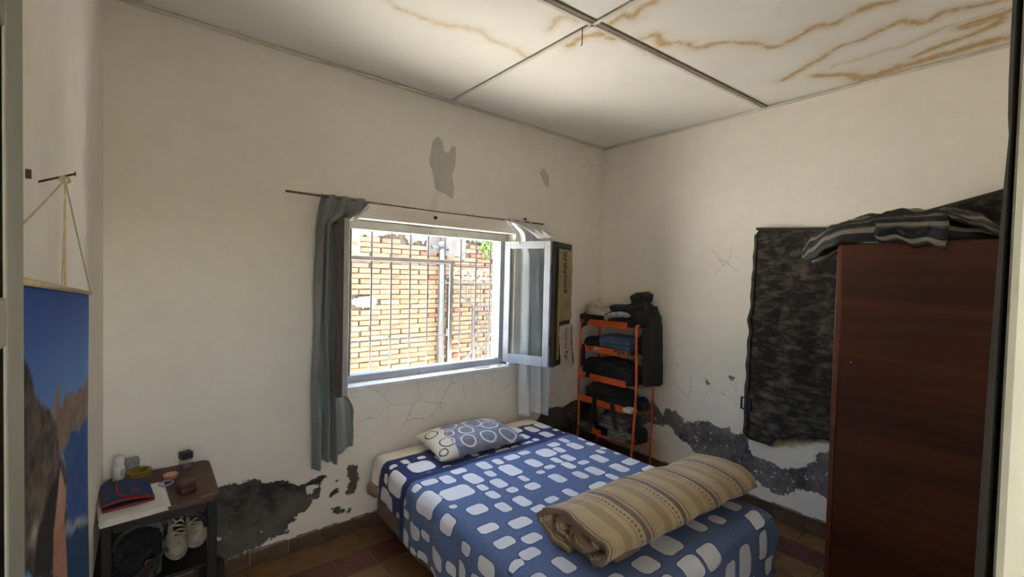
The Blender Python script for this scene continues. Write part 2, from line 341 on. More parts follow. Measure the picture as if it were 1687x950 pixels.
def wall(name, us, vs, to3, dmg, grey=(), tan=(), crk=(), hole=None, mat=None, extra=None, sgn=1):
    U, Vv = np.meshgrid(us, vs); S = np.stack([U.ravel(), Vv.ravel()], 1)
    far = np.full(len(S), -1.0)
    fld = lambda polys: np.maximum.reduce([sd_poly(S, p) for p in polys]) if len(polys) else far
    D = fld(dmg); rec = np.clip((D+.006)/.012, 0, 1)*.004
    V = to3(S[:, 0], S[:, 1], rec)
    nu = len(us); F = []
    for j in range(len(vs)-1):
        for i in range(nu-1):
            if hole:
                cu_, cv_ = (us[i]+us[i+1])/2, (vs[j]+vs[j+1])/2
                if hole[0] < cu_ < hole[1] and hole[2] < cv_ < hole[3]: continue
            a = j*nu+i; F.append((a, a+1, a+1+nu, a+nu) if sgn > 0 else (a, a+nu, a+1+nu, a+1))
    at = {'dmg': D, 'grey': fld(grey), 'tan': fld(tan), 'crk': fld(crk)}
    if extra:
        n0 = len(V); V = np.vstack([V, np.array(extra.v)]); F += [tuple(i+n0 for i in q) for q in extra.f]
        at = {k: np.concatenate([v, np.full(len(extra.v), -1.0)]) for k, v in at.items()}
    o = mk(name, V, F, mat, kind='structure', smooth=True, attrs=at, loc=(0, 0, 0), fix=False)
    return o

# window wall, with the reveals of its opening and its outer leaf
ex = MB()
T = .30
ex.add([(WX0, 0, WZ0), (WX0, T, WZ0), (WX0, T, WZ1), (WX0, 0, WZ1)], [(0, 1, 2, 3)])
ex.add([(WX1, 0, WZ0), (WX1, T, WZ0), (WX1, T, WZ1), (WX1, 0, WZ1)], [(3, 2, 1, 0)])
ex.add([(WX0, 0, WZ1), (WX0, T, WZ1), (WX1, T, WZ1), (WX1, 0, WZ1)], [(0, 1, 2, 3)])
ex.add([(WX0, 0, WZ0), (WX0, T, WZ0), (WX1, T, WZ0), (WX1, 0, WZ0)], [(3, 2, 1, 0)])
for x0, x1, z0, z1 in ((-4.2, WX0, 0, 3.1), (WX1, .6, 0, 3.1), (WX0, WX1, 0, WZ0), (WX0, WX1, WZ1, 3.1)):
    ex.add([(x0, T, z0), (x1, T, z0), (x1, T, z1), (x0, T, z1)], [(0, 1, 2, 3)])
wb = wall('wall_back', lin(RX0-.02, WX0, WX1, RX1+.02), lin(-.02, WZ0, WZ1, RH+.02), lambda u, v, r: np.stack([u, r, v], 1),
          DMG_BACK, GREY_BACK, (), [[(-2.5, .92), (-1.0, .92), (-.95, .75), (-1.5, .72), (-2.0, .6), (-2.45, .72)]],
          hole=(WX0, WX1, WZ0, WZ1), mat=M_WALL_B, extra=ex)
wb['label'] = 'window wall of cream plaster with dark damp patches near the floor'
wr = wall('wall_right', lin(RY0-.02, RY1+.02), lin(-.02, RH+.02), lambda u, v, r: np.stack([r, u, v], 1),
          DMG_RIGHT, (), TAN_RIGHT, [[(-1.5, .95), (-.75, .95), (-.75, .72), (-1.5, .72)], [(-1.4, 1.9), (-1.0, 1.9), (-1.0, 1.7), (-1.4, 1.7)]],
          mat=M_WALL_R, sgn=-1)
wr['label'] = 'right wall of cream plaster with a grey band of damp damage'
m0 = MB().box(.012, .30, -3.1, .3, 0, 3.1)
o = m0.build('wall_right_outer', M_OUT, kind='structure'); o['label'] = 'outer leaf of the right wall'
wl = wall('wall_left', lin(RY0-.02, RY1+.02), lin(-.02, RH+.02), lambda u, v, r: np.stack([RX0-r, u, v], 1),
          [[(-.6, .45), (-.02, .47), (-.02, .05), (-.6, .05)]], mat=M_WALL_B)
wl['label'] = 'left wall of cream plaster behind the hanging banner'
o = MB().box(-3.88, RX0-.012, -3.1, .3, 0, 3.1).build('wall_left_outer', M_OUT, kind='structure'); o['label'] = 'outer leaf of the left wall'
# wall with the doorway the photograph is taken from
DX0, DX1, DZ = -3.545, -2.84, 2.12
fw = MB()
fw.box(DX1, RX1+.01, RY0-.28, RY0, 0, RH+.05); fw.box(RX0-.01, DX1, RY0-.28, RY0, DZ, RH+.05); fw.box(RX0-.01, DX0, RY0-.28, RY0, 0, DZ)
o = mk('wall_front', fw.v, fw.f, M_WALL_B, kind='structure', loc=(0, 0, 0), attrs={k: np.full(len(fw.v), -1.0) for k in ('dmg', 'grey', 'tan', 'crk')})
o['label'] = 'wall with the doorway beside the dark curtain'

# ------------------------------------------------------------------ ceiling: four boards with cover strips
mc = NT('ceiling_board')
cc = mc.mix(mc.rng(mc.noise(1.6, 4), .35, .65), (.86, .84, .775), (.81, .785, .715))
st = mc.attr('stain')
sn = mc.math('MULTIPLY', st, mc.rng(mc.noise(14, 6, .65), .25, .52, .15, 1.15), clamp=True)
cc = mc.mix(sn, cc, mc.mix(mc.rng(mc.noise(30, 5), .35, .65), (.50, .34, .15), (.62, .47, .26)))
mc.base(cc); mc.set('Roughness', .8); mc.bump(mc.noise(6, 5), .25, .004)
M_CEIL = mc.m
ceil = thing('ceiling', (-1.78, -1.39, RH), 'cream boarded ceiling with brown water stains', None, kind='structure')
yj = lambda x: -1.45-.0685*x
XJ = -1.73
def ceil_panel(x0, x1, side):
    nx = int(abs(x1-x0)/.016); ny = 90
    u = np.linspace(0, 1, nx); v = np.linspace(0, 1, ny); U, Vv = np.meshgrid(u, v); U = U.ravel(); Vv = Vv.ravel()
    X = x0+(x1-x0)*U; YJ = np.array([yj(x) for x in X])
    Y = (YJ+.007)*(1-Vv)+.03*Vv if side > 0 else (YJ-.007)*Vv+(RY0-.02)*(1-Vv)
    S = np.stack([X, Y], 1)
    J = np.array([(fbm(x*9, y*9, 3.1), fbm(x*9, y*9, 8.7)) for x, y in S])*.022
    SJ = S+J; st_ = np.zeros(len(S))
    for w, ln in CEIL_LINES:
        d = d_line(SJ, ln); k = .012+.006*w
        st_ = np.maximum(st_, w*(.75*np.exp(-(d/k)**2)+.28*np.exp(-(d/(k*3.2))**2)))
    Z = np.full(len(S), RH)+np.array([.004*math.sin(a*math.pi)*math.sin(b*math.pi) for a, b in zip(U, Vv)])
    V = np.stack([X, Y, Z], 1); top = V.copy(); top[:, 2] = RH+.012
    F = []
    for j in range(ny-1):
        for i in range(nx-1):
            a = j*nx+i; F.append((a, a+nx, a+nx+1, a+1))
    rim = [i for i in range(nx)]+[j*nx+nx-1 for j in range(1, ny)]+[(ny-1)*nx+i for i in range(nx-2, -1, -1)]+[j*nx for j in range(ny-2, 0, -1)]
    n0 = len(V); R = V[rim].copy(); R[:, 2] = RH+.012
    for k in range(len(rim)):
        k2 = (k+1) % len(rim); F.append((rim[k], rim[k2], n0+k2, n0+k))
    V = np.vstack([V, R])
    mk('ceiling_panel', V, F, M_CEIL, ceil, smooth=False, attrs={'stain': np.concatenate([st_, np.zeros(len(R))])}, fix=False)
for x0, x1 in ((RX0-.02, XJ-.006), (XJ+.006, RX1+.02)):
    for sd_ in (1, -1): ceil_panel(x0, x1, sd_)
M_GAP = simple('dark_ceiling_gap', (.10, .075, .05), (.05, .035, .02), 12, .9)
MB().box(RX0-.3, RX1+.3, RY0-.28, .3, RH+.02, RH+.16).build('backing_board', M_GAP, ceil)
M_STRIP = simple('ceiling_strip', (.72, .69, .61), (.60, .55, .46), 6, .7)
b = MB(); b.beam((XJ+.012, -.01, RH-.004), (XJ+.012, RY0, RH-.004), .022, .009); b.build('cover_and_gap_strip', M_STRIP, ceil, bevel=.002)
b = MB(); b.beam((RX0, yj(RX0)+.024, RH-.004), (RX1, yj(RX1)+.024, RH-.004), .020, .009); b.build('cover_and_gap_strip', M_STRIP, ceil, bevel=.002)
b = MB(); b.beam((RX0, yj(RX0)-.012, RH-.003), (RX1, yj(RX1)-.012, RH-.003), .010, .007); b.build('cover_and_gap_strip', simple('gap_shade_strip', (.22, .15, .09), (.13, .085, .05), 9), ceil)  # dark brown strip stands in for the open joint and its shade
for nm, a, c in (('trim_1', (RX0, -.008, RH-.010), (RX1, -.008, RH-.010)), ('trim_2', (-.008, RY0, RH-.010), (-.008, -.01, RH-.010))):
    pts = [Vector(a).lerp(Vector(c), i/40) for i in range(41)]
    for i, p in enumerate(pts): p.z += .003*ns(i*.9, nm == 'trim_1')
    o = MB().tube(pts, .011, 8).build(nm, M_STRIP, kind='structure', smooth=True)
    o['label'] = 'cream cover strip between ceiling and %s wall' % ('window' if nm == 'trim_1' else 'right')
o = MB().box(-4.0, .5, RY0-.32, .32, RH+.165, RH+.3).build('roof_slab', M_OUT, kind='structure'); o['label'] = 'flat roof above the room'

# ------------------------------------------------------------------ floor tiles
def tile_mat(name, a, b, c):
    m = NT(name); oi = m.n('ShaderNodeObjectInfo')
    col = m.mix(oi.outputs['Random'], a, b)
    col = m.mix(m.math('MULTIPLY', m.rng(m.noise(14, 7, .65), .45, .75), .6), col, c)
    m.base(col); m.set('Roughness', m.rng(m.noise(9, 4), .3, .7, .28, .6)); m.bump(m.noise(30, 5), .15, .003)
    return m.m
M_TO = tile_mat('ochre_tile', (.155, .085, .030), (.215, .118, .042), (.095, .055, .025))
M_TR = tile_mat('red_tile', (.090, .026, .017), (.125, .040, .024), (.060, .022, .015))
M_GROUT = simple('grout', (.20, .165, .125), (.11, .085, .06), 18, .9)
fl = thing('floor', (-1.78, -1.4, 0), 'floor of worn ochre and dark red cement tiles', None, kind='structure')
MB().box(-3.9, .3, -3.1, .3, -.12, -.004).build('grout_bed', M_GROUT, fl)
tb = MB(); tb.box(-.0965, .0965, -.0955, .0955, -.012, 0)
proto = {}
xs = [-3.49+.2*k for k in range(18)]; ys = [-.125-.197*k for k in range(14)]
for j, y in enumerate(ys):
    for i, x in enumerate(xs):
        ring = min(i, 17-i, j)
        red = ring == 1 or (ring > 2 and (i+j) % 2 == 0)
        key = 'r' if red else 'o'; loc = (x+random.uniform(-.0015, .0015), y+random.uniform(-.0015, .0015), random.uniform(-.0015, 0))
        if key not in proto:
            proto[key] = mk('floor_tile', tb.v, tb.f, M_TR if red else M_TO, fl, bevel=.003)
            proto[key].location = Vector(loc)-Vector(WL[fl])
            # mesh was shifted by the parent's origin: bring it back
            for v in proto[key].data.vertices: v.co += Vector(WL[fl])
            WL[proto[key]] = loc
        else:
            copy_of(proto[key], loc, fl)

# tiled skirting
M_BASE = tile_mat('skirting_tile', (.075, .045, .026), (.105, .062, .034), (.20, .16, .115))
for nm, h, horiz in (('baseboard_back', .078, True), ('baseboard_right', .105, False)):
    t = thing(nm, (-1.78, -.01, 0) if horiz else (-.01, -1.4, 0), 'brown tiled skirting along the %s wall' % ('window' if horiz else 'right'), None, kind='structure')
    n = 18 if horiz else 14; sp = .1975; first = None
    bb = MB(); bb.box(-.097, .097, -.012, .006, 0, h) if horiz else bb.box(-.012, .006, -.097, .097, 0, h)
    for k in range(n):
        loc = (-3.46+sp*k, -.008+random.uniform(-.002, .002), 0) if horiz else (-.008+random.uniform(-.002, .002), -.12-sp*k, 0)
        if first is None:
            first = mk('skirting_tile', [Vector(v)+Vector(loc) for v in bb.v], bb.f, M_BASE, t, bevel=.003, loc=loc)
        else: copy_of(first, loc, t)
    cap = MB()
    N = 120
    for k in range(N):
        a = k/N; L = 3.5*a if horiz else 2.75*a; w = (3.5 if horiz else 2.75)/N
        if ns(L*7, horiz*5) < -.15: continue
        hh = h+.006+.008*ns(L*11, 3+horiz); d = .016+.005*ns(L*9, 9)
        if horiz: cap.box(-3.54+L, -3.54+L+w, -d, .004, h-.004, hh)
        else: cap.box(-d, .004, -.03-L-w, -.03-L, h-.004, hh)
    cap.build('mortar_edge', simple('mortar_'+nm, (.30, .27, .22), (.17, .15, .12), 20, .9), t)

# ------------------------------------------------------------------ window
M_FRAME = simple('worn_grey_paint', (.42, .43, .40), (.33, .335, .30), 7, .5, .2, 30)
M_FRAME_B = simple('blue_grey_paint', (.42, .45, .50), (.33, .35, .385), 5, .5, .25, 25)
M_SILL = simple('white_sill_paint', (.80, .80, .78), (.62, .60, .55), 9, .45, .2, 30, lo=.45, hi=.75)
M_DARKW = simple('dark_weathered_wood', (.085, .062, .045), (.045, .033, .026), 6, .7, .3, 20, stretch=(6, 6, 1))
M_STEEL = simple('window_steel', (.055, .052, .05), (.035, .033, .032), 10, .5)
gl = NT('window_glass'); gl.t.nodes.remove(gl.p)
tr = gl.n('ShaderNodeBsdfTransparent'); tr.inputs[0].default_value = (.92, .94, .94, 1)
gy = gl.n('ShaderNodeBsdfGlossy'); gy.inputs['Roughness'].default_value = .03
mx = gl.n('ShaderNodeMixShader'); mx.inputs[0].default_value = .07
gl.link(tr.outputs[0], mx.inputs[1]); gl.link(gy.outputs[0], mx.inputs[2]); gl.link(mx.outputs[0], gl.out.inputs[0])
M_GLASS = gl.m

win = thing('window_1', (-1.765, .08, .905), 'wide window with open folding leaves in the plaster wall', None, kind='structure')
f = MB(); FY0, FY1 = .09, .165
MB().box(WX0, WX1, FY0, FY1, 1.938, 1.998).build('head_rail', M_FRAME, win, bevel=.004)
MB().box(WX0, WX1, FY0, FY1, .930, .978).build('bottom_rail', M_FRAME_B, win, bevel=.004)
MB().box(WX0+.002, WX0+.05, FY0, FY1, .978, 1.938).build('jamb_post', M_DARKW, win, bevel=.004)
MB().box(WX1-.085, WX1-.002, FY0-.005, FY1, .978, 1.938).build('jamb_post', M_FRAME_B, win, bevel=.004)
MB().box(WX0-.012, WX1+.012, -.018, .165, .903, .931).build('window_sill', M_SILL, win, bevel=.005)
for x, z in ((-1.96, 1.962), (-1.88, .952)):
    MB().box(x-.012, x+.012, FY0-.010, FY0+.002, z-.018, z+.018).build('latch_plate', M_FRAME, win, bevel=.003)

def leaf(name, a, b, z0, z1, mat, glazed=True, th=.034, stile=.052, flip=1):
    """one folding leaf from hinge point a to free edge b (plan)"""
    a, b = Vector((*a, 0)), Vector((*b, 0)); t = (b-a).normalized(); L = (b-a).length; n = Vector((-t.y, t.x, 0))
    def bar(u0, u1, w0, w1, d0=-th/2, d1=th/2):
        m = MB(); v = [a+t*u+n*d+Vector((0, 0, w)) for w in (w0, w1) for d in (d0, d1) for u in (u0, u1)]
        return m.add(v, [(0, 2, 3, 1), (4, 5, 7, 6), (0, 1, 5, 4), (2, 6, 7, 3), (0, 4, 6, 2), (1, 3, 7, 5)])
    o = bar(0, stile, z0, z1); o.f = o.f
    p = bar(0, stile, z0, z1).build(name, mat, win, bevel=.003)
    bar(L-stile, L, z0, z1).build('stile', mat, p, bevel=.003)
    bar(stile, L-stile, z1-.058, z1).build('top_rail', mat, p, bevel=.003)
    bar(stile, L-stile, z0, z0+.075).build('bottom_rail', mat, p, bevel=.003)
    if glazed: bar(stile-.004, L-stile+.004, z0+.071, z1-.054, -.002, .002).build('pane', M_GLASS, p)
    else: bar(stile-.004, L-stile+.004, z0+.071, z1-.054, -.007, .007).build('panel', mat, p)
    return p, a, t, n, L
# right-hand pair: glazed leaf, then the papered shutter folded behind it
pR, *_ = leaf('casement_leaf', (-1.130, .075), (-.972, -.300), .948, 1.938, M_FRAME_B)
M_SHUT = simple('charcoal_shutter_paint', (.060, .060, .058), (.035, .034, .033), 8, .6, .2, 30)
pS, sa, st_, sn_, sL = leaf('shutter_leaf', (-.955, -.305), (-.625, -.170), .945, 1.935, M_SHUT, glazed=False, stile=.040)
# papers pasted on the shutter
def on_shutter(u, z, d): return sa+st_*u-sn_*(.017+d)+Vector((0, 0, z))
def paper(name, u0, u1, z0, z1, mat, d, amp, seed, parent=None, curl=0.):
    def fn(a, b_):
        u = u0+(u1-u0)*a; z = z0+(z1-z0)*b_
        e = .008*ns(b_*5, seed)*(1 if a > .5 else .4)*(abs(a-.5)*2)
        return on_shutter(u+e, z+.006*ns(a*4, seed+3), d+amp*(.5+.5*fbm(a*4, b_*9, seed))+curl*(1-b_)**2*.03)
    m = MB().grid(fn, 14, 34); uv = [(i/13, j/33) for j in range(34) for i in range(14)]
    return m.build(name, mat, parent or win, smooth=True, solid=.001, uv=uv)
M_PAP1 = simple('brown_packing_paper', (.40, .32, .17), (.30, .235, .12), 9, .6, .5, 16)
M_PAP2 = simple('yellow_tape', (.44, .33, .075), (.34, .25, .05), 12, .45, .3, 18)
M_PAP3 = simple('white_carton_paper', (.58, .52, .46), (.48, .42, .37), 6, .6, .3, 16)
paper('brown_paper', .055, .350, 1.30, 1.885, M_PAP1, .003, .010, 1.3)
paper('yellow_tape', .040, .085, 1.00, 1.80, M_PAP2, .012, .006, 4.2)
p3 = paper('white_paper', .075, .350, .905, 1.27, M_PAP3, .014, .010, 7.7, curl=1)
paper('red_edge', .325, .352, .93, 1.25, simple('red_carton_print', (.36, .13, .10), (.28, .10, .08), 6), .0165, .010, 7.7, p3, curl=1)
M_INK = simple('black_ink', (.012, .012, .012), (.015, .015, .015), 5); M_INKR = simple('red_ink', (.42, .12, .09), None, 5)

def flat_text(name, txt, size, mat, parent, origin, xdir, ydir, extr=.0006, sx=1.0):
    """lettering as a thin mesh lying in the plane of xdir / ydir"""
    cu_ = bpy.data.curves.new('lettering', 'FONT'); cu_.body = txt; cu_.size = size; cu_.extrude = extr; cu_.resolution_u = 2
    cu_.align_x = 'CENTER'; cu_.align_y = 'CENTER'
    to = bpy.data.objects.new('lettering', cu_); COL.objects.link(to)
    dg = bpy.context.evaluated_depsgraph_get(); me = bpy.data.meshes.new_from_object(to.evaluated_get(dg))
    bpy.data.objects.remove(to)
    X = Vector(xdir).normalized(); Y = Vector(ydir).normalized(); Z = X.cross(Y)
    V = [Vector(origin)+X*v.co.x*sx+Y*v.co.y+Z*v.co.z for v in me.vertices]
    F = [tuple(p.vertices) for p in me.polygons]
    return mk(name, V, F, mat, parent)
flat_text('lettering', 'gancNUK', .105, M_INK, win, on_shutter(.17, 1.70, .018), (0, 0, 1), st_*-1, sx=.85)
flat_text('lettering', 'mfa', .11, M_INK, p3, on_shutter(.19, .998, .0385), (0, 0, 1), st_*-1, sx=.8)
flat_text('lettering', 'casa', .11, simple('grey_ink', (.22, .17, .15), None, 5), p3, on_shutter(.19, 1.170, .030), (0, 0, 1), st_*-1, sx=.8)
MB().obox(on_shutter(.19, 1.084, .033), (.004, .02, .02), (0, 0, math.atan2(st_.y, st_.x)-math.pi/2)).build('red_mark', M_INKR, p3)
# left-hand pair, folded and seen edge on
pL, *_ = leaf('casement_leaf', (-2.425, .075), (-2.556, -.295), .955, 1.955, M_FRAME)
pL2, *_ = leaf('shutter_leaf', (-2.588, -.300), (-2.480, .025), .955, 1.950, M_DARKW, glazed=False)
for z in (1.15, 1.72):
    MB().tube([(-1.124, .072, z-.03), (-1.124, .072, z+.03)], .008, 8).build('hinge', M_FRAME, win, smooth=True)
    MB().tube([(-.966, -.305, z-.03), (-.966, -.305, z+.03)], .008, 8).build('hinge', M_SHUT, win, smooth=True)

# ------------------------------------------------------------------ grille outside the glass
M_BAR = simple('grille_bar_paint', (.060, .058, .062), (.040, .038, .040), 12, .5)
M_BARL = simple('grille_hatch_paint', (.50, .48, .45), (.42, .40, .38), 12, .5)
gr = thing('window_grille', (-1.765, .22, .905), 'steel burglar grille of thin bars with a hatch frame outside the window', 'grille')
for k in range(9):
    x = -2.341+.1482*k
    MB().tube([(x, .25, .906), (x, .25, 1.999)], .0058, 6).build('vertical_bar', M_BAR, gr, smooth=True)
for z in (1.736, 1.177):
    MB().tube([(-2.439, .262, z), (-1.091, .262, z)], .0052, 6).build('horizontal_bar', M_BAR, gr, smooth=True)
hf = MB().box(-2.36, -1.532, .228, .2425, 1.740, 1.770).build('hatch_frame', M_BARL, gr, bevel=.003)
MB().box(-1.563, -1.532, .228, .2425, .906, 1.738).build('hatch_post', M_BARL, hf, bevel=.003)
MB().box(-2.36, -2.335, .228, .2425, .906, 1.738).build('hatch_post', M_BARL, hf, bevel=.003)

# ------------------------------------------------------------------ outside: alley, brick wall and what stands before it
M_GROUND = simple('pale_concrete', (.76, .73, .67), (.68, .65, .59), 2.5, .9, .2, 20)
o = MB().box(-25, 25, .3, 30, -.14, -.02).build('ground_alley', M_GROUND, kind='structure'); o['label'] = 'pale concrete alley between window and brick wall'
o = MB().box(-12, 9, -14, RY0-.28, -.14, -.02).build('ground_patio', M_GROUND, kind='structure'); o['label'] = 'pale concrete patio outside the door'
mbk = NT('old_brick'); oi = mbk.n('ShaderNodeObjectInfo'); rp = mbk.n('ShaderNodeValToRGB')  # brick tone varies at random from brick to brick
cr_ = rp.color_ramp; cr_.elements[0].position = 0; cr_.elements[0].color = (.112, .053, .027, 1); cr_.elements[1].position = 1; cr_.elements[1].color = (.112, .040, .019, 1)
for ps, c in ((.25, (.122, .080, .045)), (.5, (.118, .066, .036)), (.75, (.125, .090, .057))):
    e = cr_.elements.new(ps); e.color = (*c, 1)
rnd = mbk.math('FRACT', mbk.math('ADD', oi.outputs['Random'], mbk.attr('rnd')))
mbk.link(rnd, rp.inputs[0])
mbk.base(mbk.mix(mbk.rng(mbk.noise(14, 7, .7), .45, .7), rp.outputs[0], (.130, .100, .069))); mbk.set('Roughness', .9)
mbk.bump(mbk.noise(30, 6), .5, .01)
M_BRICK = mbk.m
M_MORT = simple('pale_mortar', (.095, .076, .055), (.050, .040, .030), 14, .95, .5, 25)
M_CEM = simple('grey_cement_render', (.108, .106, .102), (.070, .068, .065), 5, .95, .5, 12)
BWY = 2.5
bwall = thing('wall_outside', (0, BWY, 0), 'old brick wall across the alley', None, kind='structure')
MB().box(-2.7, 2.1, BWY+.012, BWY+.25, -.02, 2.47).build('mortar_bed', M_MORT, bwall)
# patches of cement render left on the upper part
def rendered(x, z):
    e = .10*fbm(x*1.7, z*2.3, 5)+.05*fbm(x*7, z*9, 2)
    if z > 2.12+e: return True
    if z > 1.93+e and not (-1.45 < x < -.55): return (x < .05) or x > .45
    return ((x+1.38)/.16)**2+((z-1.30)/.07)**2 < 1.0+2*e
cv = MB(); NX, NZ = 260, 134
idx = {}
for j in range(NZ+1):
    for i in range(NX+1):
        x = -2.7+4.8*i/NX; z = 2.48*j/NZ
        idx[i, j] = len(cv.v); cv.v.append((x+.012*ns(x*9, z*9), BWY-.012+.006*fbm(x*5, z*5, 2), z+.010*ns(x*9, z*9, 4)))
for j in range(NZ):
    for i in range(NX):
        x = -2.7+4.8*(i+.5)/NX; z = 2.48*(j+.5)/NZ
        if rendered(x, z): cv.f.append((idx[i, j], idx[i+1, j], idx[i+1, j+1], idx[i, j+1]))
used = sorted({i for q in cv.f for i in q}); rm = {k: n for n, k in enumerate(used)}
mk('cement_render', [cv.v[k] for k in used], [tuple(rm[i] for i in q) for q in cv.f], M_CEM, bwall, smooth=True, solid=.024)
def brick_mesh(w, h, s):
    c = .006; m = MB(); rr = random.Random(s); ring = []
    for d, k in ((-.022, 1), (-.016, 0), (.02, 0)):
        q = c*k; ring.append([(sx*(w/2-q)+rr.uniform(-.003, .003), d+rr.uniform(-.002, .002), sz*(h/2-q)+rr.uniform(-.0025, .0025)) for sx, sz in ((-1, -1), (1, -1), (1, 1), (-1, 1))])
    v = sum(ring, []); fcs = [(0, 1, 2, 3)]
    for a in (0, 4):
        for k in range(4): fcs.append((a+k, a+4+k, a+4+(k+1) % 4, a+(k+1) % 4))
    return v, fcs
protos = []; rest = MB(); rest_r = []
BH, BP = .0635, .262
nb = 0
for j in range(2, 33):
    z = .03+BH*j; off = (.5 if j % 2 else 0)*BP+.03*ns(j*3.1)
    for i in range(-10, 8):
        x = i*BP+off
        if rendered(x, z): continue
        xx = x+random.uniform(-.008, .008); zz = z+random.uniform(-.003, .003); yy = BWY+random.uniform(-.004, .006)
        inview = -1.66 < x < .78 and .36 < z < 2.2
        if inview and nb < 300:
            nb += 1
            if len(protos) < 6:
                v, fc = brick_mesh(BP-.009-random.uniform(0, .014), BH-.0065, len(protos))
                o = mk('brick', [Vector(p)+Vector((xx, yy, zz)) for p in v], fc, M_BRICK, bwall, loc=(xx, yy, zz)); protos.append(o)
            else: copy_of(protos[random.randrange(6)], (xx, yy, zz), bwall)
        else:
            v, fc = brick_mesh(BP-.009-random.uniform(0, .014), BH-.0065, i+j*50)
            rest.add([(p[0]+xx, p[1]+yy, p[2]+zz) for p in v], fc); rest_r += [random.random()]*len(v)
o = mk('bricks_beyond', rest.v, rest.f, M_BRICK, bwall, attrs={'rnd': rest_r}); o['kind'] = 'stuff'

M_GALV = simple('galvanised_pipe', (.048, .054, .055), (.030, .034, .036), 6, .6)
pp = thing('service_pipe', (-.375, 2.40, -.02), 'galvanised service pipe with clamp standing against the brick wall', 'pipe')
MB().tube([(-.375, 2.40, -.02), (-.375, 2.40, 2.03)], .037, 14).build('pipe_shaft', M_GALV, pp, smooth=True)
MB().tube([(-.375, 2.40, 2.03), (-.375, 2.40, 3.3)], .024, 12).build('upper_shaft', M_GALV, pp, smooth=True)
MB().lathe([(.026, 0), (.052, .01), (.052, .05), (.028, .075)], (-.375, 2.40, 2.02), 14).build('collar', M_GALV, pp, smooth=True)
b = MB(); b.tube([(-.52, 2.405, 2.02), (-.25, 2.405, 2.01)], .010, 6); b.tube([(-.50, 2.40, 2.0), (-.50, 2.47, 2.03)], .014, 6); b.tube([(-.27, 2.40, 1.98), (-.27, 2.47, 2.03)], .014, 6)
b.build('clamp', M_STEEL, pp)
MB().box(-.255, -.205, 2.38, 2.45, -.02, 1.62).build('conduit', simple('grey_conduit', (.040, .038, .034), None, 8), pp, bevel=.004)
MB().tube(crom([(-.23, 2.41, 1.60), (-.24, 2.40, 1.72), (-.27, 2.40, 1.80), (-.30, 2.405, 1.86)], 5), .011, 6).build('bent_tube', M_STEEL, pp, smooth=True)
MB().box(-.30, -.235, 2.37, 2.44, .83, .93).build('junction_box', M_STEEL, pp, bevel=.004)

M_GATE = simple('grey_gate_paint', (.030, .030, .033), (.020, .020, .022), 12, .6)
gt = thing('iron_gate', (.45, 2.12, -.02), 'iron gate with slim bars and crossed lattice before the brick wall', 'gate')
GY = 2.12; GX0, GX1 = -.02, 1.0
sx_ = lambda x: x*.90-.145       # gate stands nearer than the bricks
def gbar(a, c, w, d=.02, name='gate_bar'): MB().beam((a[0], GY, a[1]), (c[0], GY, c[1]), d, w, up=(0, 1, 0)).build(name, M_GATE, gt)
ax = lambda x: -.26+(x-(-.143))*.897
az = lambda z: 1.65+(z-1.65)*.923
gx0 = ax(.095); gx1 = gx0+.62
for nm, a, c, w in (('frame_bar', (gx0, az(.56)), (gx0, az(1.21)), .024), ('frame_bar', (gx0, az(1.21)), (gx1, az(1.21)), .022), ('frame_bar', (gx0, az(.56)), (gx1, az(.57)), .022),
                    ('frame_bar', (gx1, az(.56)), (gx1, az(1.21)), .024), ('brace', (ax(-.20), az(1.44)), (gx0, az(1.21)), .022), ('brace', (gx0, az(.56)), (ax(-.10), az(.36)), .022),
                    ('top_rail', (ax(-.45), az(1.545)), (gx1+.1, az(1.53)), .030)):
    gbar(a, c, w, name=nm)
x = ax(-.12)
while x < gx1+.08:
    gbar((x, az(1.54)), (x, az(1.21) if x > gx0 else az(1.21)+max(0, (gx0-x))*.75), .009, .009, 'gate_bar'); x += .078
for x in (gx0+.06, gx0+.14, gx0+.22, gx0+.30, gx0+.4, gx0+.5): gbar((x, -.02), (x, az(.56)), .009, .009)
gbar((gx0, -.02), (gx0, az(.56)), .02); gbar((gx1, -.02), (gx1, az(.56)), .02)
dz = (az(1.21)-az(.56))/2
for r in range(2):
    z0 = az(.56)+dz*r
    for c in range(4):
        x0 = gx0+.155*c
        gbar((x0, z0), (x0+.155, z0+dz), .008, .008, 'lattice_bar'); gbar((x0+.155, z0), (x0, z0+dz), .008, .008, 'lattice_bar')
for c in range(1, 4): gbar((gx0+.155*c-.0775, az(.56)), (gx0+.155*c-.0775, az(1.21)), .008, .008, 'lattice_bar')
wr_ = MB(); pts = []
for i in range(150):
    a = i/150*2*math.pi*7; pts.append((ax(-.12)+.50*i/150+.085*math.cos(a), GY+.06+.05*math.sin(a*.5), az(1.66)+.065*math.sin(a)+.012*ns(i*.4)))
o = wr_.tube(pts, .006, 5).build('cable_coil', simple('white_cable', (.15, .15, .148), None, 4), smooth=True, label='loops of white cable above the iron gate rail', cat='cable')
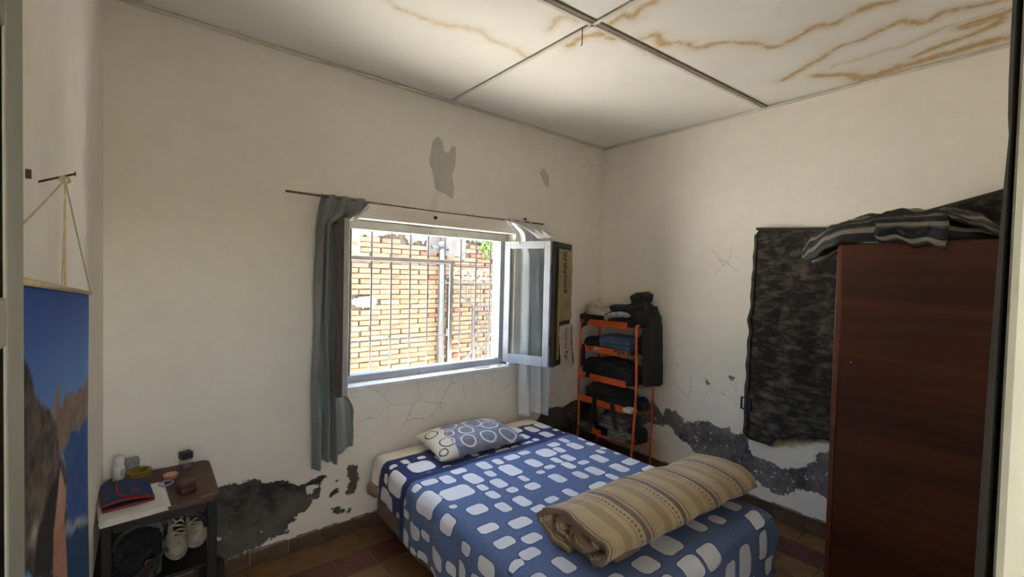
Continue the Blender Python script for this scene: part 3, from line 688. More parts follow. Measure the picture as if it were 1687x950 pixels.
# leaves hanging over the wall
lv = thing('creeper', (.43, 2.40, 2.02), 'bright green creeper leaves hanging over the cement render', 'plant')
M_LEAF = simple('green_leaf', (.055, .135, .014), (.10, .20, .028), 18, .5)
lm = MB(); rr = random.Random(5)
for k in range(110):
    c = Vector((.44+rr.gauss(0, .075), 2.41+rr.uniform(-.03, .05), 2.11+rr.gauss(0, .075))); s = rr.uniform(.022, .042)
    R_ = Euler((rr.uniform(-.8, .8), rr.uniform(-.8, .8), rr.uniform(-3, 3))).to_matrix()
    q = [(0, 0, -.9), (.5, .1, -.2), (.45, .08, .4), (0, -.05, 1), (-.45, .08, .4), (-.5, .1, -.2)]
    lm.add([c+R_ @ (Vector(p)*s) for p in q], [(0, 1, 2, 3), (0, 3, 4, 5)])
o = lm.build('foliage', M_LEAF, lv); o['kind'] = 'stuff'
st2 = MB()
for k in range(4):
    st2.tube(crom([(.35+.06*k, 2.50, 2.48), (.38+.05*k, 2.43, 2.30), (.40+.03*k, 2.43, 2.05)], 5), .006, 5)
st2.build('stem', simple('green_stem', (.16, .13, .06), None, 6), lv, smooth=True)
# added unseen roof and low wall that limit daylight entering by the door
o = MB().box(-6.5, 3.5, -6.4, RY0-.28, 2.55, 2.68).build('ceiling_light_block', M_OUT, kind='structure'); o['label'] = 'added roof holding back daylight outside the door'
o = MB().box(-6.5, 3.5, -5.0, -4.85, -.02, 1.65).build('wall_light_block', M_OUT, kind='structure'); o['label'] = 'added low wall holding back daylight outside the door'

# ------------------------------------------------------------------ bed
BX0, BX1, BY1, BY0 = -2.27, -.90, -.045, -1.90        # mattress footprint
BT = .465
M_BASEF = simple('tan_base_fabric', (.30, .215, .15), (.21, .15, .105), 9, .85, .4, 14)
M_MATT = simple('cream_mattress_ticking', (.62, .56, .46), (.52, .46, .37), 10, .85, .2, 40)
M_BLACK = simple('black_plastic', (.02, .02, .02), None, 5, .5)
bed = thing('bed', (-1.585, -.97, 0), 'double bed base and mattress with its head against the window wall', 'bed')
def softbox(x0, x1, y0, y1, z0, z1, n, amp, seed, p=.05):
    """box with rounded edges and a slightly uneven skin"""
    def shape(x, y, z):
        cx, cy, cz = (x0+x1)/2, (y0+y1)/2, (z0+z1)/2; hx, hy, hz = (x1-x0)/2, (y1-y0)/2, (z1-z0)/2
        r = min(p, hx*.95, hy*.95, hz*.95)
        q = Vector((x-cx, y-cy, z-cz)); core = Vector((max(-hx+r, min(hx-r, q.x)), max(-hy+r, min(hy-r, q.y)), max(-hz+r, min(hz-r, q.z))))
        d = q-core
        if d.length > 1e-9: q = core+d.normalized()*r
        k = 1+0*r
        nrm = d.normalized() if d.length > 1e-9 else Vector((0, 0, 1))
        q = q+nrm*amp*fbm((q.x+cx)*6+seed, (q.y+cy)*6, (q.z+cz)*6, 3)
        return Vector((cx, cy, cz))+q
    m = MB(); N = n
    def face(o_, u, v, nu, nv):
        m.grid(lambda a, b: shape(*(Vector(o_)+Vector(u)*a+Vector(v)*b)), nu, nv)
    dx, dy, dz = x1-x0, y1-y0, z1-z0
    nx, ny, nz = max(4, int(dx/N)), max(4, int(dy/N)), max(4, int(dz/N))
    face((x0, y0, z0), (dx, 0, 0), (0, dy, 0), nx, ny); face((x0, y0, z1), (dx, 0, 0), (0, dy, 0), nx, ny)
    face((x0, y0, z0), (dx, 0, 0), (0, 0, dz), nx, nz); face((x0, y1, z0), (dx, 0, 0), (0, 0, dz), nx, nz)
    face((x0, y0, z0), (0, dy, 0), (0, 0, dz), ny, nz); face((x1, y0, z0), (0, dy, 0), (0, 0, dz), ny, nz)
    return m
def weld(o, d=.0004):
    bm = bmesh.new(); bm.from_mesh(o.data); bmesh.ops.remove_doubles(bm, verts=bm.verts, dist=d)
    bmesh.ops.recalc_face_normals(bm, faces=bm.faces); bm.to_mesh(o.data); bm.free()
    o.data.polygons.foreach_set('use_smooth', [True]*len(o.data.polygons)); return o
weld(softbox(BX0+.012, BX1-.012, BY0+.012, BY1, .055, .262, .035, .010, 3, .03).build('box_base', M_BASEF, bed))
weld(softbox(BX0, BX1, BY0, BY1, .262, BT, .035, .004, 9, .045).build('mattress', M_MATT, bed))
for x in (BX0+.10, BX1-.10):
    for y in (BY0+.10, BY1-.10):
        MB().lathe([(.026, 0), (.03, .01), (.034, .062)], (x, y, 0), 14).build('leg', M_BLACK, bed, smooth=True)
weld(softbox(BX0-.055, BX0+.02, -.17, -.055, .235, .315, .016, .014, 21, .03).build('bunched_cover', M_BASEF, bed))

def sheet_mat(name, ground, ground2, blob, outline, white_head=None):
    m = NT(name); b_ = m.math('ADD', m.attr('blob'), m.math('MULTIPLY', m.math('SUBTRACT', m.noise(18, 3), .5), .012))
    uvv = m.coord('UV', (1, 1, 1)); fine = m.noise(40, 6, .7, vec=m.coord('UV', (1, 9, 1))); fine2 = m.noise(40, 6, .7, vec=m.coord('UV', (9, 1, 1)))
    g = m.mix(m.rng(m.math('MULTIPLY', m.math('ADD', fine, fine2), .5), .40, .60), ground, ground2)
    col = m.mix(m.rng(b_, -.006, -.003), g, outline); col = m.mix(m.rng(b_, -.001, .0015), col, blob)
    hem = m.attr('hem')
    col = m.mix(hem, col, m.mix(m.rng(m.sep(m.coord('UV', (1, 1, 1)))[0], 0, 1), (.012, .026, .10), (.018, .032, .12)))
    if white_head: col = m.mix(m.attr('plain'), col, white_head)
    m.base(col); m.set('Roughness', .9); m.set('Specular IOR Level', .15); m.set('Sheen Weight', .15)
    h = m.math('ADD', m.math('MULTIPLY', m.noise(5, 5, vec=m.coord('UV', (1, 2, 1))), 1.0), m.math('MULTIPLY', fine, .12))
    h = m.math('ADD', h, m.math('MULTIPLY', hem, m.math('MULTIPLY', m.math('SINE', m.math('MULTIPLY', m.sep(uvv)[0], 420)), .08)))
    m.bump(h, .5, .012)
    return m.m
M_SHEET = sheet_mat('blue_sheet_print', (.150, .225, .43), (.075, .125, .27), (.80, .83, .90), (.03, .06, .20))
M_FITTED = sheet_mat('navy_fitted_sheet_print', (.012, .026, .115), (.018, .036, .14), (.80, .80, .82), (.008, .014, .07), (.80, .77, .70))

def bed_point(s, t, off, W_=BX1-BX0, L_=BY1-BY0):
    """unrolled sheet coordinates (s across, t from the head) to a point on the bed"""
    r = .045
    def axis(d, lim):            # overshoot d beyond the top edge -> (horizontal, drop)
        if d <= -r: return d, 0.
        a = (d+r)
        q = r*math.pi/2
        if a < q: return -r+r*math.sin(a/r), r*(1-math.cos(a/r))
        return 0.0, r+(a-q)
    dl, dr, df = -s, s-W_, t-L_
    x = s; y = t; drop = 0.
    hl, zl = axis(dl, 0); hr, zr = axis(dr, 0); hf, zf = axis(df, 0)
    x = -hl if dl > -r else (W_+hr if dr > -r else s)
    y = L_+hf if df > -r else t
    drop = max(zl, zr, zf)
    n = Vector((0, 0, 1))
    if zl > .02: n = Vector((-1, 0, .2)).normalized()
    elif zr > .02: n = Vector((1, 0, .2)).normalized()
    if zf > .02: n = (n+Vector((0, -1, .1))).normalized() if n.z < .9 else Vector((0, -1, .15)).normalized()
    wob = fbm(s*4.5, t*4.5, off*300, 3)
    side = min(1., drop/.12)
    fold = side*(.012*math.sin(t*23+2*ns(t*3))*(zl > 0 or zr > 0)+.014*math.sin(s*19+2*ns(s*3, 4))*(zf > 0))
    base = Vector((BX0+x, BY1-y, BT-drop))
    return base+n*(off+.0028*wob*(1-side)+side*(.012+.010*abs(wob))+max(-.004, fold))

def sheet(name, s0, s1, t0, t1, off, blobs, mat, label, hemw=0., plain=0., lowfn=None):
    st_p = .0125; nu = int((s1-s0)/st_p); nv = int((t1-t0)/st_p)
    us = np.linspace(s0, s1, nu); vs = np.linspace(t0, t1, nv); U, Vv = np.meshgrid(us, vs); S = np.stack([U.ravel(), Vv.ravel()], 1)
    S2 = S.copy()
    W_ = BX1-BX0; L_ = BY1-BY0
    if lowfn:
        for k in range(len(S2)):
            s, t = S2[k]
            if s < 0: S2[k, 0] = s*lowfn(t, 0)
            if s > W_: S2[k, 0] = W_+(s-W_)*lowfn(t, 1)
            if t > L_: S2[k, 1] = L_+(t-L_)*lowfn(s, 2)
    V = [bed_point(s, t, off) for s, t in S2]
    F = [(j*nu+i, j*nu+i+1, (j+1)*nu+i+1, (j+1)*nu+i) for j in range(nv-1) for i in range(nu-1)]
    B = blobfield(S, blobs)
    hem = np.clip((t0+hemw+.006*np.sin(S[:, 0]*9)-S[:, 1])/.004, 0, 1) if hemw else np.zeros(len(S))
    pl = np.clip((plain+.03*np.sin(S[:, 0]*5+1)-S[:, 1])/.006, 0, 1) if plain else np.zeros(len(S))
    return mk(name, V, F, mat, smooth=True, label=label, cat='bed sheet', attrs={'blob': B, 'hem': hem, 'plain': pl}, uv=S, solid=.002)
rr = random.Random(11)
def fill(blobs, s0, s1, t0, t1, n, smin, smax, gap):
    out = list(blobs)
    for _ in range(n):
        c = (rr.uniform(s0, s1), rr.uniform(t0, t1)); hx, hy = rr.uniform(smin, smax), rr.uniform(smin, smax)
        if all(abs(c[0]-b_[0]) > hx+b_[2]+gap or abs(c[1]-b_[1]) > hy+b_[3]+gap for b_ in out): out.append((*c, hx, hy))
    return out
def relax(blobs, gap=.012):
    """shrink printed shapes that touch their neighbours"""
    B = [list(b_) for b_ in blobs]
    for it in range(30):
        for i in range(len(B)):
            for j in range(i):
                ox = B[i][2]+B[j][2]+gap-abs(B[i][0]-B[j][0]); oy = B[i][3]+B[j][3]+gap-abs(B[i][1]-B[j][1])
                if ox > 0 and oy > 0:
                    k = 2 if ox < oy else 3; o_ = min(ox, oy); fac = max(.80, 1-o_/(B[i][k]+B[j][k]))
                    for q in (i, j): B[q][2] = max(.018, B[q][2]*fac); B[q][3] = max(.018, B[q][3]*fac)
    return [tuple(b_) for b_ in B]
foot = [(.62, 1.985, .055, .075), (.90, 2.00, .05, .085), (1.03, 1.97, .045, .085), (1.25, 1.97, .05, .09), (.40, 1.99, .06, .07), (.15, 1.97, .07, .07), (.78, 2.11, .05, .06), (1.12, 2.13, .05, .05), (.5, 2.12, .06, .05), (1.33, 2.10, .05, .05)]
top_b = [b_ for b_ in BLOBS if b_[1] > .49]
allb = relax(top_b+BLOBS_SIDE+foot, .010)
allb = fill(allb, .15, 1.35, 1.15, 1.85, 160, .035, .075, .03)
allb = fill(allb, 1.40, 1.62, .5, 1.9, 120, .03, .06, .02); allb = fill(allb, -.30, -.05, .95, 1.9, 150, .03, .065, .02)
allb = fill(allb, .0, 1.4, .5, 1.0, 400, .018, .04, .012)
fit_b = relax(BLOBS_FIT, .014)
fit_b = fill(fit_b, -.2, 1.45, .14, .46, 900, .06, .10, .016); fit_b = fill(fit_b, -.2, 1.45, .16, .46, 300, .02, .035, .014)
low = lambda v, side: 1+.10*ns(v*2.2, side*7)+.06*ns(v*6, side*3)
sheet('fitted_sheet', -.20, BX1-BX0+.18, .0, .56, .0035, fit_b, M_FITTED, 'navy and white fitted sheet at the head of the bed', plain=.10, lowfn=lambda v, s: 1.0)
sheet('flat_sheet', -.32, BX1-BX0+.30, .43, BY1-BY0+.33, .009, allb, M_SHEET, 'blue top sheet printed with pale rounded squares', hemw=.055, lowfn=low)

# ------------------------------------------------------------------ pillow
mp = NT('pillow_print')
ring = mp.attr('ring'); disc = mp.attr('disc'); crm = mp.attr('cream')
gcol = mp.mix(mp.rng(mp.noise(9, 4), .4, .6), (.215, .235, .315), (.165, .18, .245))
col = mp.mix(disc, gcol, (.62, .62, .62)); col = mp.mix(mp.rng(ring, .35, .6), col, (.70, .70, .70))
ccol = mp.mix(mp.rng(ring, .45, .7), (.64, .60, .50), (.05, .05, .09))
mp.base(mp.mix(crm, col, ccol)); mp.set('Roughness', .9); mp.set('Sheen Weight', .1); mp.bump(mp.noise(11, 5), .35, .012)
PL, PW = .68, .40
nu, nv = 150, 92; V = []; F = []; UVp = []
ang = math.radians(-1.5); pc = Vector((-1.665, -.255, .478))
for side in (1, -1):
    base_i = len(V)
    for j in range(nv):
        for i in range(nu):
            u = i/(nu-1)*2-1; v = j/(nv-1)*2-1
            k = max(0, (1-abs(u)**3.2))*max(0, (1-abs(v)**2.6)); h = k**.55
            pin = 1-.055*(1-abs(v)**2)*(abs(u)**6)
            x = u*PL/2*pin*(1+.02*ns(v*2, side)); y = v*PW/2*(1-.06*(1-u*u)*(abs(v)**6))
            wr = .010*fbm(u*3+side*5, v*2.6, 4)*(h > .02)
            z = .062+side*(.060 if side > 0 else .050)*h+(wr*h if side > 0 else 0)
            sag = .012*(1-h)
            if side < 0: z = max(z, .012)
            q = Vector((x*math.cos(ang)-y*math.sin(ang), x*math.sin(ang)+y*math.cos(ang), z-sag-.006+.018*v*1))
            V.append(pc+q); UVp.append((u*PL/2, v*PW/2))
    for j in range(nv-1):
        for i in range(nu-1):
            a = base_i+j*nu+i; F.append((a, a+1, a+1+nu, a+nu))
UVp = np.array(UVp)
circ = [(-.12, .10, .055, 0), (-.05, -.02, .050, 0), (.055, .07, .062, 0), (.02, .155, .05, 1), (.15, -.01, .060, 0), (.20, .13, .055, 1), (.28, .05, .05, 0), (-.10, -.13, .05, 0), (.06, -.13, .055, 0), (.22, -.14, .06, 0), (-.27, .07, .045, 0), (-.235, -.08, .05, 0), (-.30, -.15, .03, 0), (-.17, .0, .03, 0)]
ring_a = np.zeros(len(V)); disc_a = np.zeros(len(V))
for cx, cy, r, fl_ in circ:
    d = np.hypot(UVp[:, 0]-cx, (UVp[:, 1]-cy)*1.05)
    ring_a = np.maximum(ring_a, np.exp(-((d-r)/.0065)**2))
    if fl_: disc_a = np.maximum(disc_a, np.clip((r-d)/.006, 0, 1))
cream_a = np.clip((-.185+.02*np.sin(UVp[:, 1]*9)-UVp[:, 0])/.006, 0, 1)
o = mk('pillow', V, F, mp.m, smooth=True, label='grey pillow with white ring print at the head of the bed', cat='pillow', attrs={'ring': ring_a, 'disc': disc_a, 'cream': cream_a})
weld(o)

# ------------------------------------------------------------------ rolled comforter
mq = NT('striped_comforter'); uvq = mq.sep(mq.coord('UV')); U_, V_ = uvq[0], uvq[1]
wu = mq.math('ADD', U_, mq.math('MULTIPLY', mq.math('SUBTRACT', mq.noise(3, 2, vec=mq.coord('UV')), .5), .02))
fq = mq.math('FRACT', mq.math('DIVIDE', mq.math('ADD', wu, .10), .262))
bd = lambda c, w: mq.math('COMPARE', fq, c, w)
col = mq.mix(mq.rng(mq.noise(5, 4, vec=mq.coord('UV')), .35, .65), (.58, .465, .285), (.46, .355, .205))
col = mq.mix(bd(.86, .10), col, (.40, .30, .165))
col = mq.mix(bd(.30, .055), col, (.165, .135, .125))
col = mq.mix(bd(.43, .022), col, (.30, .175, .085))
col = mq.mix(bd(.50, .012), col, (.42, .32, .19))
dots = mq.math('MULTIPLY', bd(.155, .018), mq.math('LESS_THAN', mq.math('FRACT', mq.math('DIVIDE', V_, .021)), .5))
col = mq.mix(dots, col, (.11, .075, .05))
col = mq.mix(bd(.075, .006), col, (.20, .14, .09))
mq.base(col); mq.set('Roughness', .62); mq.set('Sheen Weight', .2)
qs = mq.attr('seam')
mq.bump(mq.math('ADD', mq.math('MULTIPLY', mq.noise(10, 5, vec=mq.coord('UV')), .8), mq.math('MULTIPLY', qs, -.6)), .55, .015)
M_QUILT = mq.m
M_QIN = simple('comforter_lining', (.25, .185, .115), (.17, .125, .08), 8, .6, .5, 14)
RA, RB = .243, .094
A0 = Vector((-2.045, -1.580, .476)); A1 = Vector((-.840, -1.640, .476))
axis_ = (A1-A0).normalized(); perp = Vector((axis_.y, -axis_.x, 0)) # toward the foot
NTURN = 2.35; nth = 150; nax = 100
V = []; UVq = []; seam = []
arc = 0; prev = None; arcs = []
prof = []
for k in range(nth):
    a = k/(nth-1); th = a*NTURN*2*math.pi
    r = 1-.33*a*NTURN
    prof.append((th, r))
for i in range(nax):
    u = i/(nax-1)
    endk = min(u, 1-u); endf = sstep(0, .10, endk)
    arc = 0; last = None
    for k, (th, r) in enumerate(prof):
        ph = -math.pi*.56-th           # outer edge tucked under the near side
        rr_ = r*(.98+.02*endf)
        wr = .065*fbm(u*5, math.cos(ph)*1.4+7, math.sin(ph)*1.4+r*3, 3)*(.7+.8*(1-endf))
        puff = .055*math.cos((u*1.2+.10)/.262*2*math.pi+.9)
        q = rr_*(1+wr-puff*.5)
        hz = RB*(1.06-.10*u+.06*math.sin(u*5))
        x = q*math.cos(ph)*RA; z = hz+q*math.sin(ph)*hz
        sq = abs(math.cos(ph))
        if r > .9 and z < 0.004: z = .004
        # the ragged left end
        ax_off = .0
        if u < .12: ax_off = -(1-u/.12)*(.045*fbm(th*.9, 2.2)+.035*(1-r)*-1.2)
        if u > .90: ax_off = (u-.90)/.1*.03*fbm(th*.8, 8.1)
        p = A0.lerp(A1, u)+axis_*ax_off+perp*x+Vector((0, 0, max(.004, z)))
        V.append(p)
        if last is not None: arc += (Vector((x, z))-last).length
        last = Vector((x, z)); UVq.append((u*1.2, arc))
        seam.append(math.exp(-((arc-.36-.02*ns(u*4))/.006)**2)+math.exp(-((arc-.72)/.006)**2))
F = [(i*nth+k, i*nth+k+1, (i+1)*nth+k+1, (i+1)*nth+k) for i in range(nax-1) for k in range(nth-1)]
cf_ = thing('rolled_comforter', ((A0+A1)/2), 'rolled beige striped comforter lying across the foot of the bed', 'comforter')
o = mk('quilt_roll', V, F, M_QUILT, cf_, smooth=True, attrs={'seam': seam}, uv=UVq, fix=False)
o.data.materials.append(M_QIN)
md = o.modifiers.new('solid', 'SOLIDIFY'); md.thickness = .026; md.offset = -1; md.material_offset = 0; md.material_offset_rim = 1
# inner folds showing at the open end
for k, (dy, dz, rad, s) in enumerate(((-.08, .13, .055, 1.), (.06, .12, .060, 2.), (.0, .065, .055, 3.), (-.13, .075, .035, 4.), (.13, .065, .04, 5.))):
    pts = []; m = MB()
    def fn(a, b_, dy=dy, dz=dz, rad=rad, s=s):
        th = a*2*math.pi; r = rad*(1+.28*fbm(math.cos(th)*1.5+s*4, math.sin(th)*1.5, b_*2, 3))*(1 if b_ > .12 else b_/.12)
        return A0+axis_*(.015+.012*s+.16*b_)+perp*(-dy*.95+r*math.cos(th)*1.3)+Vector((0, 0, max(.006, (dz+r*math.sin(th)*.75)*.92)))
    m.grid(fn, 26, 9, wrapu=True).build('inner_fold', M_QIN, cf_, smooth=True)

# ------------------------------------------------------------------ curtain rod and curtains
def curtain_mat(name, c1, c2, dash):
    m = NT(name); uv = m.sep(m.coord('UV')); row = m.math('FLOOR', m.math('DIVIDE', uv[1], .011))
    wn_ = m.n('ShaderNodeTexWhiteNoise', noise_dimensions='1D'); m.link(row, wn_.inputs['W'])
    q = m.math('FRACT', m.math('ADD', m.math('DIVIDE', uv[0], .026), wn_.outputs['Value']))
    d = m.math('MULTIPLY', m.math('LESS_THAN', q, .45), m.math('LESS_THAN', m.math('FRACT', m.math('DIVIDE', uv[1], .011)), .35))
    col = m.mix(m.rng(m.noise(4, 4), .35, .65), c1, c2)
    m.base(m.mix(m.math('MULTIPLY', d, .8), col, dash)); m.set('Roughness', .55); m.set('Sheen Weight', .2)
    m.bump(m.noise(16, 4), .25, .008); return m.m
M_CURT = curtain_mat('grey_green_curtain', (.245, .265, .26), (.20, .215, .215), (.13, .125, .125))
M_CURTB = curtain_mat('window_lit_curtain', (.66, .68, .72), (.58, .60, .64), (.42, .44, .47))  # paler colour stands in for window light falling on this curtain
rod = thing('curtain_rod', (-1.82, -.055, 2.09), 'thin brown curtain rod across the top of the window', 'curtain rod')
MB().tube([(-2.815, -.055, 2.100), (-1.83, -.055, 2.088), (-.838, -.055, 2.098)], .0065, 8).build('rod', simple('rusty_rod', (.12, .085, .05), (.22, .17, .10), 20, .6), rod, smooth=True)
for x in (-2.60, -1.20):
    b = MB(); b.tube([(x, -.055, 2.088), (x, -.03, 2.092), (x, .004, 2.098)], .004, 6)
    b.build('bracket', simple('rusty_bracket', (.10, .07, .045), None, 9), rod)
def grid_cloth(name, fn, nu, nv, mat, parent=None, size=(1, 1), th=.0025, **kw):
    m = MB().grid(fn, nu, nv); uv = [(i/(nu-1)*size[0], j/(nv-1)*size[1]) for j in range(nv) for i in range(nu)]
    return m.build(name, mat, parent, smooth=True, uv=uv, solid=th, **kw)
def interp(pts, x):
    for (a, *va), (b, *vb) in zip(pts[:-1], pts[1:]):
        if x <= b:
            t = (x-a)/(b-a) if b > a else 0; t = max(0, min(1, t)); t = t*t*(3-2*t); return [p+(q-p)*t for p, q in zip(va, vb)]
    return list(pts[-1][1:])
cl = thing('curtain', (-2.56, -.09, .5), 'long grey curtain bunched left of the window', 'curtain')
LP = [(0, -2.625, -2.365, .016, -.060), (.06, -2.64, -2.39, .022, -.065), (.12, -2.655, -2.53, .026, -.085), (.45, -2.665, -2.545, .030, -.10), (.70, -2.672, -2.535, .030, -.105), (1., -2.672, -2.52, .028, -.10)]
def cur_l(a, b_):
    x0, x1, am, y = interp(LP, b_); z = 2.110-(2.110-.505)*b_
    tgt = (x0+(x1-x0)*a)
    fold = am*math.sin(a*math.pi*6+.8*math.sin(b_*3))+am*.4*math.sin(a*23+b_*4)
    return Vector((tgt+.010*ns(a*3, b_*3), min(-.014, y+fold), z+(.025*a if b_ > .9 else 0)*(b_-.9)*10-.02*math.sin(a*9)*(b_ > .99)))
grid_cloth('curtain_panel', cur_l, 70, 90, M_CURT, cl, (.9, 1.6))
def cur_l2(a, b_):
    x = -2.545+.105*a*sstep(0, .5, b_)+.02*a; y = -.075-.035*math.sin(a*math.pi*1.6+.5)-.02*a; z = 1.02-(1.02-.555)*b_+.02*a*b_
    return Vector((x+.006*ns(b_*4, a*3), y, z))
grid_cloth('curtain_edge', cur_l2, 22, 34, M_CURT, cl, (.2, .46))
def tie_l(a, b_):
    p = Vector((-2.345-.05*a, -.062-.02*math.sin(a*14), 2.088)); q = Vector((-2.475-.02*a, -.06-.10*a, 1.958))
    r = p.lerp(q, b_); r.y -= .022*math.sin(b_*math.pi); r.z += -.012*math.sin(b_*math.pi)*(1-a); return r
grid_cloth('curtain_heading', tie_l, 18, 16, M_CURT, cl, (.15, .2))
M_LACE = simple('white_curtain_tape', (.66, .65, .62), (.5, .49, .47), 20)
for k in range(4):
    pts = [(-2.350+.004*k, -.070, 2.080-.008*k), (-2.40, -.085-.008*k, 2.035-.010*k), (-2.45, -.10-.01*k, 1.985-.008*k)]
    MB().tube(crom(pts, 4), .004, 5).build('curtain_tape', M_LACE, cl, smooth=True)
crt = thing('curtain', (-.98, -.11, .52), 'grey curtain hanging behind the open glazed leaf, coloured pale as if window-lit', 'curtain')
RP = [(0, -1.235, -.985, .012, -.060), (.08, -1.12, -.90, .020, -.080), (.2, -1.050, -.835, .014, -.095), (.6, -1.040, -.82, .016, -.105), (.8, -1.058, -.835, .024, -.11), (1., -1.065, -.845, .026, -.12)]
def cur_r(a, b_):
    x0, x1, am, y = interp(RP, b_); z = 2.108-(2.108-.525)*b_
    fold = am*math.sin(a*math.pi*5+1+.6*math.sin(b_*4))+am*.35*math.sin(a*21+b_*3)+(.05-.09*a)*sstep(.1, .2, b_)
    return Vector((x0+(x1-x0)*a+.008*ns(a*3, b_*3, 4), min(-.014, y+fold), z-.015*math.sin(a*8)*(b_ > .99)))
grid_cloth('curtain_panel', cur_r, 64, 88, M_CURTB, crt, (.8, 1.6))
def cur_r2(a, b_):
    return Vector((-.845+.135*a+.006*ns(a*3, b_*4), -.065-.03*math.sin(a*math.pi*1.8), 1.62-(1.62-.690)*b_-.012*math.sin(a*5)*(b_ > .99)))
grid_cloth('curtain_edge', cur_r2, 20, 50, M_CURTB, crt, (.16, .93))
def bunch(a, b_):
    p = Vector((-1.255+.20*a, -.060, 2.090)); q = Vector((-1.015+.075*a, -.19-.115*a, 1.955+.004*a))
    r = p.lerp(q, b_); sag = math.sin(b_*math.pi)
    r += Vector((0, -.03*sag, .012*sag))+Vector((0, -.4, .9))*(.013*math.sin(a*math.pi*6)*(.4+.6*sag)); return r
grid_cloth('curtain_heading', bunch, 44, 26, curtain_mat('curtain_lining', (.60, .58, .56), (.50, .48, .46), (.40, .39, .38)), crt, (.3, .35))

# ------------------------------------------------------------------ orange rack in the corner
M_OR = simple('orange_enamel', (.80, .135, .030), (.70, .105, .025), 9, .42, .05, 60)
rk = thing('shelf_rack', (-.17, -.33, 0), 'orange metal shelf rack crammed with clothes in the corner', 'shelf rack')
XF, XB, YN, YF_ = -.300, -.040, -.630, -.035
trays = [1.245, 1.005, .752, .535, .268]
for y, s in ((YN, -1), (YF_, 1)):
    bow = lambda z: .012*math.sin(max(0, z)/1.28*math.pi)
    MB().tube(crom([(XF-.03, y+s*-.006, 0), (XF-.004, y+s*.004, .35), (XF, y+s*.016, .75), (XF, y+s*.006, 1.10), (XF+.002, y, 1.245), (XF+.014, y, 1.268), (XF+.035, y, 1.268)], 5), .0105, 8).build('front_post', M_OR, rk, smooth=True)
    MB().tube(crom([(XB, y, 0), (XB, y+s*.004, .4), (XB, y+s*.006, .8), (XB, y, 1.10), (XB, y, 1.245), (XB-.012, y, 1.262), (XB-.03, y, 1.262)], 5), .0095, 8).build('rear_post', M_OR, rk, smooth=True)
for z in trays:
    tr_ = MB()
    tr_.tube(crom([(XF, YF_, z+.0), (XF-.003, -.30, z), (XF-.002, -.54, z-.002), (XF+.006, -.600, z), (XF+.04, YN+.004, z), (XB, YN+.004, z+.002), (XB, YF_, z)], 4)[:-1], .0042, 6, closed=True)
    tr_ = tr_.build('tray_rim', M_OR, rk, smooth=True)
    for k in range(7):
        y = -.06-.085*k
        MB().tube([(XF, y, z-.003), (XB, y, z-.003)], .0028, 5).build('tray_wire', M_OR, tr_, smooth=True)
    if z < .3:
        MB().box(XF-.009, XF-.005, -.30, -.022, z-.010, z+.042).build('front_lip', M_OR, rk, bevel=.0015)
        MB().box(XF-.009, XF-.005, -.545, -.525, z-.006, z+.042).build('front_lip', M_OR, rk, bevel=.0015)
    else:
        def lip(a, b_, z=z):
            y = -.018-.527*a; wv = .003*math.sin(a*4+z*9)
            return Vector((XF-.008-wv+(.008 if b_ > .9 else 0), y, z-.012+.054*min(1, b_*1.15)+.004*ns(a*3, z*7)*b_))
        MB().grid(lip, 24, 6).build('front_lip', M_OR, rk, smooth=False, solid=.003)
M_WHITEP = simple('white_plastic', (.72, .70, .66), (.62, .60, .56), 6, .5)

# garments
def cloth_mat(name, c1, c2, **k): return simple(name, c1, c2, k.get('s', 9), k.get('r', .85), k.get('b', .45), k.get('bs', 18), bdist=.012, sheen=.1)
M_BLK = cloth_mat('black_cotton', (.010, .010, .011), (.017, .016, .017)); M_BLK2 = cloth_mat('charcoal_cotton', (.024, .023, .024), (.014, .014, .015))
M_BRN = cloth_mat('dark_brown_wool', (.026, .015, .014), (.018, .011, .010)); M_CRM = cloth_mat('cream_lace', (.66, .56, .44), (.50, .41, .31), s=30)
M_NAVY = cloth_mat('navy_cotton', (.012, .018, .050), (.009, .012, .032)); M_DEN = cloth_mat('blue_denim', (.085, .13, .24), (.055, .085, .165))
M_GREY = cloth_mat('grey_trousers', (.21, .20, .19), (.15, .14, .135)); M_LG = cloth_mat('light_grey_fleece', (.42, .43, .45), (.25, .26, .28))
def crumple(name, c, size, mat, label, seed, cat='clothes', ridge=.22, group='clothes on the orange rack', droop=None, nu=56, nv=30, rotz=0, bend=0):
    """a heap of soft cloth: flat underside, ridged folds above"""
    cx, cy, cz = c; w, d, h = size; cs, sn2 = math.cos(rotz), math.sin(rotz)
    def fn(a, b_):
        th = a*2*math.pi; ph = b_*math.pi; s = math.sin(ph)
        x = abs(math.cos(th))**.75*(1 if math.cos(th) > 0 else -1)*s**.7; y = abs(math.sin(th))**.75*(1 if math.sin(th) > 0 else -1)*s**.7; z = -math.cos(ph)
        k = 1+ridge*(1-abs(fbm(x*2.2+seed, y*2.2, z*2.2+seed*.3, 3))*2.0)*.5+ridge*.5*fbm(x*5+seed, y*5, z*5, 3)
        fold = ridge*.10*math.sin((z*5+x*2+y*1.5+seed)*2.2)
        X, Y, Z = x*(k+fold)*w/2, y*(k+fold)*d/2, max(-.5, z*.5)*h*(k if z > -.2 else 1)
        if z < -.1: Z = -h/2
        if bend: Z += bend*h*(x*x)
        px, py = cs*X-sn2*Y, sn2*X+cs*Y
        q = Vector((cx+px, cy+py, cz+h/2+Z))
        q.x = min(q.x, -.012); q.y = min(q.y, -.012)
        if droop: q = droop(q)
        return q
    o = MB().grid(fn, nu, nv, wrapu=True).build(name, mat, smooth=True, label=label, cat=cat, group=group); weld(o); return o
